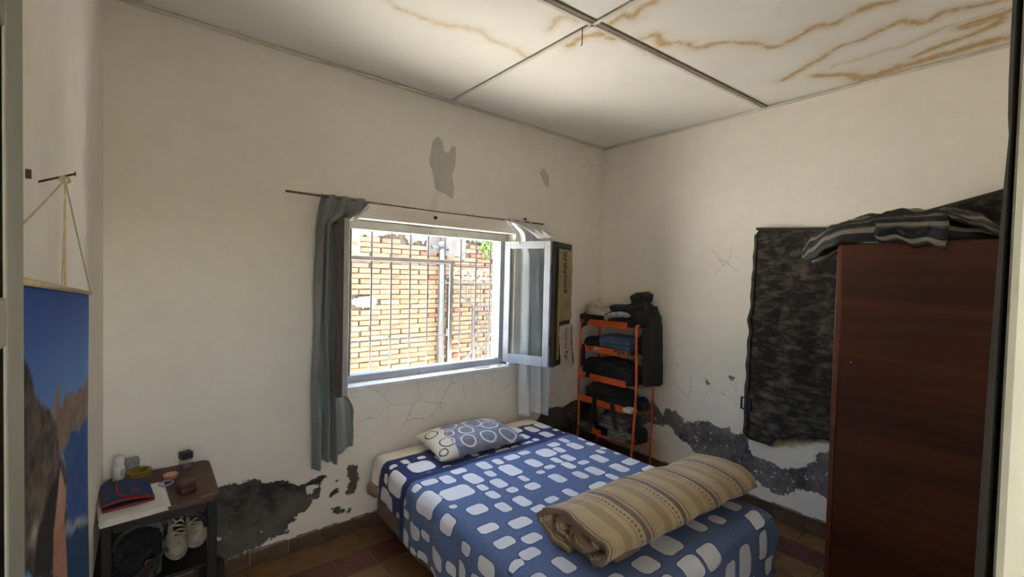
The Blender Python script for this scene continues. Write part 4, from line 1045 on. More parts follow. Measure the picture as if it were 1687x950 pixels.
def folded(name, x0, x1, y0, y1, z0, z1, mat, label, seed, layers=3, amp=.010, group='clothes on the orange rack'):
    """a folded garment: a stack of rounded plies joined in one piece"""
    m = MB(); h = (z1-z0)/layers
    for l in range(layers):
        a = softbox(x0+.008*abs(ns(l, seed)), x1-.008*abs(ns(l, seed, 3)), y0+.02*abs(ns(l*1.7, seed, 5)), y1-.02*abs(ns(l*1.3, seed, 7)), z0+h*l-(.002 if l else 0), z0+h*(l+1)+.002, .022, amp, seed+l*3, .5*h)
        m.add(a.v, a.f)
    o = m.build(name, mat, smooth=True, label=label, cat='clothes', group=group); weld(o); return o
def over_lip(q):
    if q.x < XF+.004: q.x = XF+.004-(XF+.004-q.x)*.12
    return q
T1, T2, T3, T4, T5 = trays
# top of the rack
crumple('jumper', (-.19, -.135, T1), (.24, .24, .115), M_BRN, 'dark brown jumper drooping over the left end of the rack top', 2.1, droop=over_lip, ridge=.25)
def lflap(a, b_):
    return Vector((-.315+.02*a+.012*math.sin(a*9+b_*2), -.03-.16*a+.02*ns(b_*3, a*2), T1+.075-(.13-.085*a)*b_+.012*ns(a*4, b_*3)))
o = grid_cloth('jumper_sleeve', lflap, 16, 14, M_BRN, None, th=.008, label='dark brown sleeve hanging at the left corner of the rack top', cat='clothes', group='clothes on the orange rack')
crumple('lace_top', (-.20, -.195, T1+.085), (.22, .24, .105), M_CRM, 'crumpled cream lace top on the dark brown jumper', 5.4, ridge=.5)
crumple('trousers', (-.18, -.42, T1+.004), (.22, .36, .125), M_BLK2, 'black trousers heaped on the middle of the rack top', 8.8, droop=over_lip, ridge=.25)
crumple('cap', (-.16, -.385, T1+.110), (.20, .25, .075), M_NAVY, 'navy blue cap shaped bundle on top of the rack', 3.3, ridge=.12)
def sleeve(pts, r, name, mat, label, seed, group='clothes on the orange rack'):
    p = crom(pts, 7); v = MB(); N = len(p)
    def fn(a, b_):
        i = min(N-2, int(b_*(N-1))); t = b_*(N-1)-i; q = p[i].lerp(p[i+1], t); tg = (p[min(i+1, N-1)]-p[max(i-1, 0)]).normalized()
        x = tg.cross(Vector((0, 0, 1))).normalized(); y = x.cross(tg); th = a*2*math.pi
        rr_ = r*(1+.22*fbm(math.cos(th)+seed, math.sin(th), b_*7, 3)+.10*math.sin(b_*38+seed))*(.2+.8*min(1, min(b_, 1-b_)*9))
        w = q+x*math.cos(th)*rr_*1.15+y*math.sin(th)*rr_*.75; w.x = min(w.x, -.012); return w
    return MB().grid(fn, 18, 48, wrapu=True).build(name, mat, smooth=True, label=label, cat='clothes', group=group)
sleeve([(-.34, -.325, T1+.055), (-.325, -.37, T1+.085), (-.31, -.43, T1+.105), (-.27, -.50, T1+.105), (-.22, -.56, T1+.075)], .030, 'grey_sleeve', M_LG, 'light grey fleece sleeve lying along the front of the rack top', 4.)
crumple('black_jacket', (-.15, -.56, T1+.01), (.24, .20, .20), M_BLK, 'black jacket heaped at the right end of the rack top', 6.2, ridge=.3)
hd = thing('black_coat', (-.10, -.66, .78), 'long black coat draped over the right end of the rack', 'coat', 'clothes on the orange rack')
def coat(a, b_):
    z = 1.46-(1.46-.775)*b_; s = sstep(0, .3, b_)
    x = -.215+.195*a; y = -.555-.085*s-.045*a*s-.03*math.sin(a*math.pi)+.014*math.sin(a*15+b_*4)*s
    y -= .045*math.sin(math.pi*a)*sstep(.2, 1, b_)
    return Vector((min(-.014, x+.01*ns(b_*3, a)), y, z+.03*math.sin(a*math.pi)*(1-b_)-.02*abs(a-.5)*(b_ > .97)))
grid_cloth('coat_body', coat, 34, 60, M_BLK, hd, th=.012)
def coat2(a, b_):
    th = a*2*math.pi; z = 1.43-(1.43-.86)*b_; r = .05*(1+.15*math.sin(b_*9))*(.35+.65*min(1, b_*6))
    return Vector((min(-.014, -.085+r*math.cos(th)*1.1), -.665+r*math.sin(th)*.7-.02*b_+.006*ns(th, b_*6), z))
MB().grid(coat2, 18, 30, wrapu=True).build('coat_sleeve', M_BLK, hd, smooth=True)
def hood(a, b_):
    th = a*2*math.pi; ph = b_*math.pi
    d = Vector((math.cos(th)*math.sin(ph), math.sin(th)*math.sin(ph), math.cos(ph))); k = 1+.22*fbm(d.x*2+3, d.y*2, d.z*2, 3)
    return Vector((min(-.014, -.095+d.x*.075*k), -.530+d.y*.105*k, 1.480+d.z*.060*k+.35*max(0, -d.y*.105*k)*.8))
MB().grid(hood, 30, 18, wrapu=True).build('hood', M_BLK, hd, smooth=True)
# second tray
crumple('black_bag', (-.20, -.13, T2), (.20, .19, .115), M_BLK, 'small black bag at the left of the second tray', 12.1, cat='bag', ridge=.18)
crumple('bag_strap_loop', (-.315, -.075, T2-.16), (.016, .05, .20), M_BLK, 'black strap dangling from the left of the second tray', 12.6, cat='strap', ridge=.15)
folded('folded_jeans', -.295, -.06, -.555, -.235, T2+.045, T2+.150, M_DEN, 'folded blue jeans on the second tray', 14.2, 3)
folded('folded_dark_shirt', -.29, -.06, -.565, -.24, T2, T2+.048, M_BLK2, 'black folded shirt under the blue jeans', 15.3, 1)
crumple('patterned_scarf', (-.285, -.48, T2+.004), (.05, .16, .048), cloth_mat('mottled_scarf', (.16, .16, .16), (.03, .035, .035), s=40), 'mottled grey scarf poking out under the blue jeans', 16.4, ridge=.4)
crumple('white_cloth', (-.296, -.225, T2+.006), (.03, .07, .032), M_WHITEP, 'white cloth edge beside the small black bag', 17.0, ridge=.3)
folded('navy_trousers', -.16, -.05, -.615, -.56, T2, T2+.19, M_NAVY, 'navy trousers standing at the right end of the second tray', 18.0, 3)
# third tray
crumple('grey_hoodie', (-.185, -.36, T3+.002), (.23, .42, .190), M_BLK2, 'charcoal hoodie filling the third tray', 21.0, ridge=.22, droop=over_lip)
crumple('black_tee', (-.195, -.125, T3+.002), (.22, .17, .165), M_BLK, 'black tee shirt at the left of the third tray', 22.4, ridge=.25)
folded('dark_trousers', -.26, -.06, -.605, -.48, T3+.002, T3+.12, M_BLK2, 'dark trousers folded at the right of the third tray', 23.2, 3)
# fourth tray
crumple('black_rucksack', (-.185, -.31, T4+.002), (.24, .47, .175), M_BLK, 'black rucksack lying in the fourth tray', 25.0, cat='rucksack', ridge=.2)
for k, (y, l) in enumerate(((-.235, .24), (-.425, .22))):
    def strap(a, b_, y=y, l=l, k=k):
        return Vector((-.325-.012*math.sin(b_*3), y-.022+.045*a-.05*b_*(k*1.4-.3), T4+.055-l*b_))
    grid_cloth('rucksack_strap', strap, 5, 16, M_BLK, None, th=.008, label=('wide black strap hanging from the left of the rucksack', 'wide black strap hanging from the right of the rucksack')[k], cat='strap')
weld(softbox(-.325, -.24, -.62, -.535, T4+.005, T4+.042, .012, .001, 1, .006).build('white_box', M_WHITEP, label='small white box at the right end of the fourth tray', cat='box'))
crumple('navy_bundle', (-.11, -.575, T4+.002), (.12, .09, .10), M_NAVY, 'navy bundle behind the small white box', 26.6)
# fifth tray
folded('grey_trousers', -.30, -.07, -.52, -.25, T5+.075, T5+.185, M_GREY, 'grey trousers folded high on the lowest tray', 27.7, 3, .014)
crumple('camouflage_top', (-.25, -.49, T5+.012), (.14, .24, .075), cloth_mat('pale_mottled_print', (.20, .215, .21), (.07, .075, .075), s=26), 'pale mottled top at the front of the lowest tray', 28.8, ridge=.35)
crumple('black_shorts', (-.17, -.30, T5+.002), (.24, .34, .075), M_BLK, 'black shorts under the grey trousers', 29.0, droop=over_lip)
crumple('striped_shirt', (-.26, -.12, T5+.002), (.12, .18, .07), cloth_mat('striped_grey', (.17, .16, .16), (.05, .045, .045), s=24), 'grey striped shirt at the left of the lowest tray', 30.0, ridge=.4)
crumple('black_bundle', (-.16, -.575, T5+.002), (.20, .13, .12), M_BLK, 'round black bundle at the right of the lowest tray', 31.0, ridge=.12)

# ------------------------------------------------------------------ wardrobe
def wood_mat(name, c1, c2, c3, axis=1, rough=.35):
    m = NT(name); sc = [16, 16, 16]; sc[axis] = .9
    v = m.coord(scale=sc); v2 = m.coord(scale=[x*.35 for x in sc])
    g = m.noise(1.2, 7, .6, vec=v, dist=.6); g2 = m.noise(.8, 3, .5, vec=v2)
    col = m.mix(m.rng(g, .3, .7), c1, c2); col = m.mix(m.math('MULTIPLY', m.rng(g2, .45, .68), .8), col, c3)
    m.base(col); m.set('Roughness', rough); m.bump(g, .05, .002); return m.m
M_MAH = wood_mat('dark_mahogany_board', (.105, .030, .012), (.056, .015, .007), (.024, .007, .004))
M_MAHE = wood_mat('reddish_edge_band', (.17, .052, .030), (.13, .038, .022), (.11, .033, .02), 2)
wd = thing('wardrobe', (-.29, -2.42, 0), 'tall dark mahogany wardrobe against the right wall', 'wardrobe')
WY0, WY1, WXF, WH = -2.775, -2.058, -.55, 1.868
MB().box(WXF+.018, -.075, WY0, WY1+.001, .06, WH-.022).build('carcass', M_MAH, wd, bevel=.002)
MB().box(WXF, WXF+.018, WY0, WY1-.022, .062, WH-.004).build('door_panel', M_MAH, wd, bevel=.0015)
MB().box(WXF-.002, WXF+.018, WY1-.021, WY1+.002, .0, WH).build('edge_band', M_MAHE, wd, bevel=.002)
MB().box(WXF+.004, -.07, WY0, WY1+.003, WH-.022, WH).build('top_board', M_MAH, wd, bevel=.002)
MB().box(WXF+.03, -.08, WY0+.01, WY1-.022, 0, .062).build('plinth', M_MAH, wd)
MB().lathe([(.003, 0), (.003, .004)], (WXF-.003, -2.135, 1.245), 8, 'x').build('nail_hole', M_WHITEP, wd)
# striped garment thrown on top
ms = NT('black_striped_cloth'); su = ms.sep(ms.coord('UV')); vv = ms.math('ADD', su[1], ms.math('MULTIPLY', ms.math('SUBTRACT', ms.noise(2.5, 2, vec=ms.coord('UV')), .5), .03))
fv = ms.math('FRACT', ms.math('DIVIDE', vv, .095)); s1 = ms.math('COMPARE', fv, .5, .15); s2 = ms.math('COMPARE', fv, .72, .02)
ms.base(ms.mix(ms.math('MAXIMUM', s1, s2), (.009, .009, .009), ms.mix(s2, (.22, .205, .165), (.15, .14, .12)))); ms.set('Roughness', .5)
ms.bump(ms.noise(7, 5, vec=ms.coord('UV', (1.5, 5, 1))), .8, .02)
sg = thing('striped_garment', (-.40, -2.3, WH), 'black garment with pale stripes thrown over the wardrobe top', 'clothes')
TZ = [(0., 1.775, 1.850), (.06, 1.785, 1.925), (.18, 1.845, 1.972), (.30, 1.872, 2.000), (.55, 1.872, 2.022), (.75, 1.872, 2.016), (.90, 1.872, 1.965), (1., 1.872, 1.900)]
def garment(a, b_):
    zb, zt = interp(TZ, a); y = -1.872-.775*a
    w = .155*(.45+.55*sstep(0, .25, a))*(.65+.35*sstep(1, .88, a)); cx_ = -.405-.02*math.sin(a*5)
    th = b_*math.pi               # 0 front .. pi back
    c, s = math.cos(th), math.sin(th)
    x = cx_-c*abs(c)**-.35*w if abs(c) > 1e-3 else cx_
    ridge = .018*(1-abs(math.sin(a*5+b_*11)))*s+.030*fbm(a*6, b_*7, 2)*s
    z = zb+(zt-zb)*s**.65+ridge*.9
    return Vector((x, y+.02*ns(b_*3, a*2), z))
grid_cloth('garment_body', garment, 80, 60, ms.m, sg, (.8, .62), th=.006)
def gflap(a, b_):     # front flap hanging over the wardrobe edge
    y = -2.20-.265*a; d = b_
    x = -.535-.068*sstep(0, .4, d)-.006*math.sin(a*8); top = 1.992
    z = top-.045*d-(.075+.050*a+.010*math.sin(a*15))*sstep(.25, 1, d)
    return Vector((x+.012*fbm(a*5, d*5, 3), y-.03*d+.02*ns(d*3, a), z))
grid_cloth('garment_flap', gflap, 50, 24, ms.m, sg, (.4, .30), th=.006)
def gback(a, b_):     # loose dark tail toward the door
    return Vector((-.57+.25*b_, -2.47-.19*a, 1.985-.055*a-.02*b_+.02*fbm(a*4, b_*3, 7)-.06*a*(1-b_)))
grid_cloth('garment_tail', gback, 24, 20, M_BLK, sg, th=.008)
MB().obox((-.46, -2.22, WH+.003), (.16, .14, .003), (0, 0, .1)).build('paper_sheet', M_WHITEP, label='white paper lying on the wardrobe top under the garment', cat='paper')

# dark mottled cloth pinned on the right wall
mm = NT('mottled_black_cloth'); nn = mm.noise(16, 6, .62, vec=mm.coord(scale=(1, .75, 1.7))); n2 = mm.noise(2.5, 3)
cc_ = mm.mix(mm.rng(mm.math('ADD', mm.math('MULTIPLY', nn, .8), mm.math('MULTIPLY', n2, .2)), .46, .68), (.013, .011, .009), (.125, .102, .076))
mm.base(cc_); mm.set('Roughness', .9); mm.bump(mm.noise(5, 4), .4, .012)
wc = thing('wall_cloth', (-.02, -1.85, .55), 'mottled black cloth pinned on the right wall beside the wardrobe', 'wall hanging')
TOPZ = [(-1.422, 2.034), (-1.60, 2.022), (-1.86, 2.004), (-2.1, 2.02), (-2.35, 2.075), (-2.61, 2.146), (-2.74, 2.19)]
BOTZ = [(-1.422, .560), (-1.45, .515), (-1.58, .512), (-1.615, .575), (-1.70, .600), (-1.9, .66), (-2.74, .66)]
def lerp_tab(tab, y):
    for (a, va), (b, vb) in zip(tab[:-1], tab[1:]):
        if y >= b: return va+(vb-va)*((y-a)/(b-a))
    return tab[-1][1]
def wcloth(a, b_):
    y = -1.422-1.318*a; zt = lerp_tab(TOPZ, y); zb = lerp_tab(BOTZ, y); z = zt+(zb-zt)*b_
    edge = .012*ns(z*9, 2)-.008*math.sin(z*40)*.4+.028*math.sin(b_*math.pi*.5)
    y2 = y+(edge-(.02 if b_ < .02 else 0))*max(0, 1-a*12)
    x = -.024-.014*abs(math.sin(a*17+b_*2))*sstep(.0, .05, b_)-.010*(1+fbm(a*6, b_*6, 1))
    return Vector((x, y2, z+.008*ns(a*20, 5)*(b_ > .99)))
grid_cloth('cloth_panel', wcloth, 100, 110, mm.m, wc, (1.3, 1.5), th=.003)
hem_m = cloth_mat('brown_hem', (.050, .038, .028), (.030, .024, .018))
MB().tube([Vector((-.036, y, lerp_tab(TOPZ, y)+.002)) for y in np.linspace(-1.43, -2.73, 40)], .010, 8).build('top_hem', hem_m, wc, smooth=True)
MB().tube([wcloth(0.012, b_)+Vector((-.006, 0, 0)) for b_ in np.linspace(0.01, .99, 60)], .009, 8).build('side_hem', cloth_mat('mottled_hem', (.085, .072, .058), (.03, .025, .02), s=40), wc, smooth=True)
MB().lathe([(.007, 0), (.007, .010), (.003, .014)], (-.045, -1.435, 2.036), 10, 'x').build('pin', M_STEEL, wc, smooth=True)
bk = MB(); P4 = [(-.052, -1.378, .815), (-.052, -1.432, .810), (-.052, -1.432, .725), (-.052, -1.378, .735)]
bk.tube(P4, .0085, 8, closed=True); bk.tube([(-.052, -1.432, .795), (-.052, -1.440, .770), (-.052, -1.432, .74)], .010, 8)
bk.build('buckle', M_BLACK, smooth=True, label='square black plastic buckle at the edge of the wall cloth', cat='buckle')

# ------------------------------------------------------------------ doorway: open leaf at the left, jamb and curtain at the right
M_DOOR = simple('olive_door_paint', (.23, .22, .17), (.185, .18, .14), 5, .5, .15, 30)
M_DPANE = simple('dark_door_pane', (.022, .020, .013), (.014, .012, .009), 4, .9, spec=0.0)
dr = thing('door_1', (-3.53, -2.45, 0), 'olive painted glazed door leaf open against the left wall', None, kind='structure')
MB().box(-3.548, -3.510, -2.212, -2.140, .005, 2.09).build('stile', M_DOOR, dr, bevel=.003)
MB().box(-3.548, -3.510, -2.775, -2.705, .005, 2.09).build('stile', M_DOOR, dr, bevel=.003)
for z0, z1 in ((.005, .70), (.98, 1.025), (1.28, 1.325), (1.576, 1.621), (1.858, 2.09)):
    MB().box(-3.548, -3.510, -2.705, -2.212, z0, z1).build('rail', M_DOOR, dr, bevel=.003)
for z0, z1 in ((.70, .98), (1.025, 1.28), (1.325, 1.576), (1.621, 1.858)):
    MB().box(-3.535, -3.5125, -2.710, -2.207, z0-.004, z1+.004).build('pane', M_DPANE, dr)
jb = thing('trim_3', (-2.83, -2.86, 0), 'olive white door jamb beside the dark door curtain', None, kind='structure')
MB().box(-2.868, -2.800, -2.96, -2.7815, 0, 2.16).build('jamb_post', simple('pale_olive_jamb', (.40, .385, .31), (.33, .32, .25), 6, .5), jb, bevel=.006)
MB().box(-3.555, -2.868, -2.96, -2.7815, 2.10, 2.16).build('head_post', M_DOOR, jb, bevel=.006)
M_DC = cloth_mat('dark_green_curtain', (.050, .052, .044), (.034, .036, .031))
dc = thing('door_curtain', (-2.65, -2.77, .05), 'dark grey green curtain drawn beside the doorway', 'curtain')
def dcur(a, b_):
    z = 2.25-(2.25-.05)*b_; x = -2.795+.42*a
    ye = lerp_tab([(2.3, -2.764), (1.86, -2.7645), (1.80, -2.7685), (1.75, -2.7655), (1.567, -2.7605), (1.33, -2.7575), (.0, -2.752)], z)
    y = -2.778+(ye+2.778)*min(1., .25+a*3.4)*(1-.25*abs(math.sin(a*13+z)))
    return Vector((x, y, z))
grid_cloth('curtain_panel', dcur, 60, 50, M_DC, dc, (.8, 2.2), th=.002)
MB().tube([(-2.86, -2.772, 2.26), (-2.30, -2.772, 2.26)], .008, 8).build('curtain_pole', M_STEEL, dc, smooth=True)

# ------------------------------------------------------------------ school desk in the left corner
DZT = .655
M_DESK = wood_mat('worn_desk_top', (.085, .036, .019), (.060, .025, .014), (.042, .018, .011), 0, .5)
M_IRON = simple('black_enamelled_steel', (.006, .006, .006), (.013, .012, .011), 14, .5, .15, 30)
dk = thing('school_desk', (-3.37, -.25, 0), 'small old school desk with worn brown top in the left corner', 'desk')
X0, X1, Y0, Y1 = -3.564, -3.160, -.495, -.012
def rrect(x0, x1, y0, y1, r, z, n=7):
    out = []
    for cx, cy, a0 in ((x1-r, y1-r, 0), (x0+r, y1-r, 90), (x0+r, y0+r, 180), (x1-r, y0+r, 270)):
        for k in range(n): a = math.radians(a0+90*k/(n-1)); out.append((cx+r*math.cos(a), cy+r*math.sin(a), z))
    return out
def slab(poly_lo, poly_hi):
    m = MB(); n = len(poly_lo); m.v = list(poly_lo)+list(poly_hi); m.f = [tuple(range(n-1, -1, -1)), tuple(range(n, 2*n))]+[(k, (k+1) % n, n+(k+1) % n, n+k) for k in range(n)]; return m
slab(rrect(X0, X1, Y0, Y1, .045, DZT-.022), rrect(X0, X1, Y0, Y1, .045, DZT)).build('desk_top', M_DESK, dk, bevel=.004)
# chipped front corner
MB().obox((-3.205, -.468, DZT+.0006), (.055, .010, .0016), (0, 0, .25)).build('worn_edge', simple('bare_wood', (.42, .24, .13), (.26, .13, .07), 30), dk)
for x in (X0+.028, X1-.028):
    for y in (Y0+.028, Y1-.028):
        b = MB(); b.beam((x, y, 0), (x, y, DZT-.022), .042, .034); b.build('leg', M_IRON, dk, bevel=.005)
for y in (Y0+.028, Y1-.028):
    MB().box(X0+.046, X1-.046, y-.010, y+.010, DZT-.062, DZT-.022).build('apron', M_IRON, dk, bevel=.003)
    for x, s in ((X1-.046, -1), (X0+.046, 1)):
        pts = [(x, y, DZT-.135), (x+s*.012, y, DZT-.095), (x+s*.045, y, DZT-.068), (x+s*.085, y, DZT-.058)]
        MB().tube(crom(pts, 5), .013, 8).build('corner_gusset', M_IRON, dk, smooth=True)
for x in (X0+.028, X1-.028): MB().box(x-.010, x+.010, Y0+.04, Y1-.04, DZT-.062, DZT-.022).build('apron', M_IRON, dk, bevel=.003)
SHZ = .335
MB().box(X0+.02, X1-.03, Y0+.055, Y1-.05, SHZ-.014, SHZ).build('lower_shelf', M_IRON, dk, bevel=.003)
MB().tube(crom([(X0+.05, Y0+.02, .30), (-3.46, Y0+.01, .385), (-3.40, Y0+.01, .435), (-3.345, Y0+.015, .475)], 5), .009, 6).build('brace', M_IRON, dk, smooth=True)

# papers
M_PAPER = simple('white_paper', (.70, .69, .67), (.63, .62, .60), 3, .7)
def sheet_of_paper(cx, cy, z, rot, label, curl=0.):
    c, s = math.cos(rot), math.sin(rot)
    def fn(a, b_):
        u = (a-.5)*.21; v = (b_-.5)*.297; zz = z+curl*max(0, .18-b_)*.12+.0006*math.sin(a*7+b_*4)
        return Vector((cx+c*u-s*v, cy+s*u+c*v, zz))
    return grid_cloth('paper_sheet', fn, 12, 14, M_PAPER, None, th=.0005, label=label, cat='paper', group='papers on the desk')
sheet_of_paper(-3.462, -.385, DZT+.0013, .10, 'lowest white sheet under the blue pouch, jutting over the desk edge')
sheet_of_paper(-3.455, -.372, DZT+.0033, .02, 'middle white sheet of the stack under the blue pouch')
sheet_of_paper(-3.448, -.358, DZT+.0053, .06, 'topmost white sheet directly under the blue pouch')
# blue pouch with red binding
M_BLUE = simple('blue_felt', (.020, .040, .125), (.015, .030, .098), 40, .95, .3, 120)
M_RED = simple('red_binding', (.26, .022, .018), (.20, .016, .014), 30, .9, .3, 90)
pz = DZT+.0075
po = thing('felt_pouch', (-3.50, -.25, pz), 'dark blue felt pouch with red binding on the white papers', 'pouch')
rot = .10
def pp_(u, v, z): # u -.08...08 (x), v -.14...14 (y)
    c, s = math.cos(rot), math.sin(rot); return Vector((-3.483+c*u-s*v, -.275+s*u+c*v, pz+z))
PWX, PWY = .083, .135
slab([pp_(u, v, .0) for u, v in ((-PWX, -PWY), (PWX, -PWY), (PWX, PWY), (-PWX, PWY))], [pp_(u, v, .010) for u, v in ((-PWX, -PWY), (PWX, -PWY), (PWX, PWY), (-PWX, PWY))]).build('pouch_back', M_BLUE, po, bevel=.004)
def flap(a, b_):
    u = -PWX+2*PWX*a; v = -PWY+2*PWY*b_
    return pp_(u, v, .014+.012*math.sin(a*math.pi)*(1-.6*b_)+.010*(1-b_)*(1-a))
grid_cloth('pouch_flap', flap, 20, 24, M_BLUE, po, th=.004)
def edge_pts(f): return [f(a, b_)+Vector((0, 0, .001)) for a, b_ in [(i/14, 0.) for i in range(15)]]
MB().tube(edge_pts(flap), .0052, 8).build('binding', M_RED, po, smooth=True)
MB().tube([pp_(-PWX+2*PWX*i/10, -PWY, .004) for i in range(11)], .0050, 8).build('binding', M_RED, po, smooth=True)
MB().tube([flap(0, i/12) for i in range(13)], .0040, 8).build('binding', M_RED, po, smooth=True)
cv_ = [flap(a, b_)+Vector((0, 0, .0025)) for a, b_ in [(.92, .04), (.75, .05), (.55, .075), (.42, .14), (.34, .28), (.32, .45), (.34, .70), (.36, .98)]]
MB().tube(crom(cv_, 5), .0050, 8).build('flap_binding', M_RED, po, smooth=True)
em = MB(); ec = flap(.66, .36)+Vector((0, 0, .0030))
for k in range(12):
    a = k/12*2*math.pi; em.beam(ec+Vector((math.cos(a)*.012, math.sin(a)*.016, 0)), ec+Vector((math.cos(a)*.021, math.sin(a)*.029, 0)), .0022, .001)
em.build('emblem_rays', simple('teal_thread', (.05, .10, .13), (.16, .08, .07), 60), po)
MB().lathe([(.013, -.0004), (.013, .0006)], ec, 18).build('emblem_disc', M_RED, po)
MB().lathe([(.005, .0003), (.005, .0011)], ec, 12).build('emblem_centre', simple('dark_red_thread', (.12, .008, .01), None, 9), po)
# toiletries at the back of the desk
ro = thing('roll_on_bottle', (-3.513, -.085, DZT), 'white roll-on deodorant bottle behind the blue pouch', 'bottle')
MB().lathe([(.019, 0), (.0225, .004), (.0225, .055), (.021, .070), (.0185, .076)], (-3.513, -.085, DZT), 22).build('bottle_body', M_PAPER, ro, smooth=True)
MB().lathe([(.0190, .0755), (.0195, .080), (.0190, .105), (.0150, .118), (.007, .123)], (-3.513, -.085, DZT), 22).build('cap', simple('white_cap', (.74, .73, .70), None, 5, .4), ro, smooth=True)
MB().obox((-3.5005, -.1035, DZT+.050), (.016, .0012, .026), (0, 0, .61)).build('bottle_label', simple('grey_label_print', (.30, .30, .30), (.55, .55, .54), 120), ro)
mz = NT('zebra_print'); wz = mz.n('ShaderNodeTexWave'); wz.inputs['Scale'].default_value = 55; wz.inputs['Distortion'].default_value = 7; mz.link(mz.coord(), wz.inputs['Vector'])
mz.base(mz.mix(mz.math('GREATER_THAN', wz.outputs['Fac'], .5), (.58, .57, .55), (.02, .02, .02)))
weld(softbox(-3.505, -3.440, -.060, -.022, DZT, DZT+.088, .008, .001, 2, .010).build('zebra_case', mz.m, label='small zebra print case behind the olive tape roll', cat='case'))
tp = thing('tape_roll', (-3.440, -.118, DZT), 'roll of olive brown packing tape behind the white papers', 'tape')
M_OL = simple('olive_tape', (.20, .155, .022), (.155, .115, .016), 10, .35); M_CORE = simple('cardboard_core', (.26, .205, .06), None, 9, .8)
MB().lathe([(.038, 0), (.047, 0), (.047, .048), (.038, .048), (.038, 0)], (-3.440, -.118, DZT), 32).build('tape_winding', M_OL, tp)
MB().lathe([(.0345, 0), (.038, 0), (.038, .049), (.0345, .049), (.0345, .0)], (-3.440, -.118, DZT), 32).build('core', M_CORE, tp)
bpy.data.objects[tp.children[0].name].data.materials[0] = M_OL
pf = thing('perfume_bottle', (-3.262, -.075, DZT), 'square glass perfume bottle with black cap on the desk back edge', 'perfume bottle')
ra = .32
MB().obox((-3.262, -.075, DZT+.0235), (.046, .046, .046), (0, 0, ra)).build('glass_body', M_GLASS, pf, bevel=.003)
MB().obox((-3.262, -.075, DZT+.0095), (.036, .036, .010), (0, 0, ra)).build('perfume_liquid', simple('violet_perfume', (.22, .18, .28), None, 3, .2), pf)
MB().tube([(-3.262, -.075, DZT+.014), (-3.260, -.077, DZT+.046)], .0015, 6).build('dip_tube', M_WHITEP, pf)
MB().obox((-3.262, -.075, DZT+.064), (.047, .047, .034), (0, 0, ra)).build('cap', simple('black_cap', (.006, .006, .007), None, 3, .55), pf, bevel=.002)
cm = thing('compact_case', (-3.325, -.175, DZT), 'salmon pink round compact on the desk', 'compact')
MB().lathe([(.026, 0), (.028, .003), (.028, .009), (.026, .0105)], (-3.325, -.175, DZT), 26).build('compact_base', simple('pale_pink', (.50, .33, .27), None, 5, .45), cm, smooth=True)
MB().lathe([(.027, .0105), (.029, .013), (.029, .020), (.025, .0225)], (-3.325, -.175, DZT), 26).build('compact_lid', simple('salmon_pink', (.56, .25, .17), (.48, .20, .14), 6, .4), cm, smooth=True)
pts = [(-3.345+.026*math.cos(i*.55)*(1+.2*ns(i*.3)), -.255+.030*math.sin(i*.55)+.008*ns(i*.4, 2), DZT+.004+.008*(1+ns(i*.7, 4))) for i in range(60)]
MB().tube(pts, .0028, 6).build('hair_ties', simple('lilac_elastic', (.25, .20, .42), (.33, .29, .46), 30, .6), smooth=True, label='tangle of lilac hair elastics beside the compact', cat='hair ties')
rb = thing('ring_box', (-3.275, -.365, DZT), 'small dark red brown jewellery box on the desk', 'jewellery box')
M_RB = simple('maroon_leatherette', (.085, .030, .024), (.065, .022, .018), 50, .5, .2, 150)
def rbox(x, y, z0, z1, w, d, r, rot_, name, mat, parent):
    o = softbox(x-w/2, x+w/2, y-d/2, y+d/2, z0, z1, .006, 0, 0, r); c, s = math.cos(rot_), math.sin(rot_)
    o.v = [(x+c*(v[0]-x)-s*(v[1]-y), y+s*(v[0]-x)+c*(v[1]-y), v[2]) for v in o.v]
    return weld(o.build(name, mat, parent))
rbox(-3.275, -.365, DZT, DZT+.024, .062, .070, .006, .25, 'box_bottom', M_RB, rb); rbox(-3.275, -.365, DZT+.0245, DZT+.046, .063, .071, .009, .25, 'box_lid', M_RB, rb)

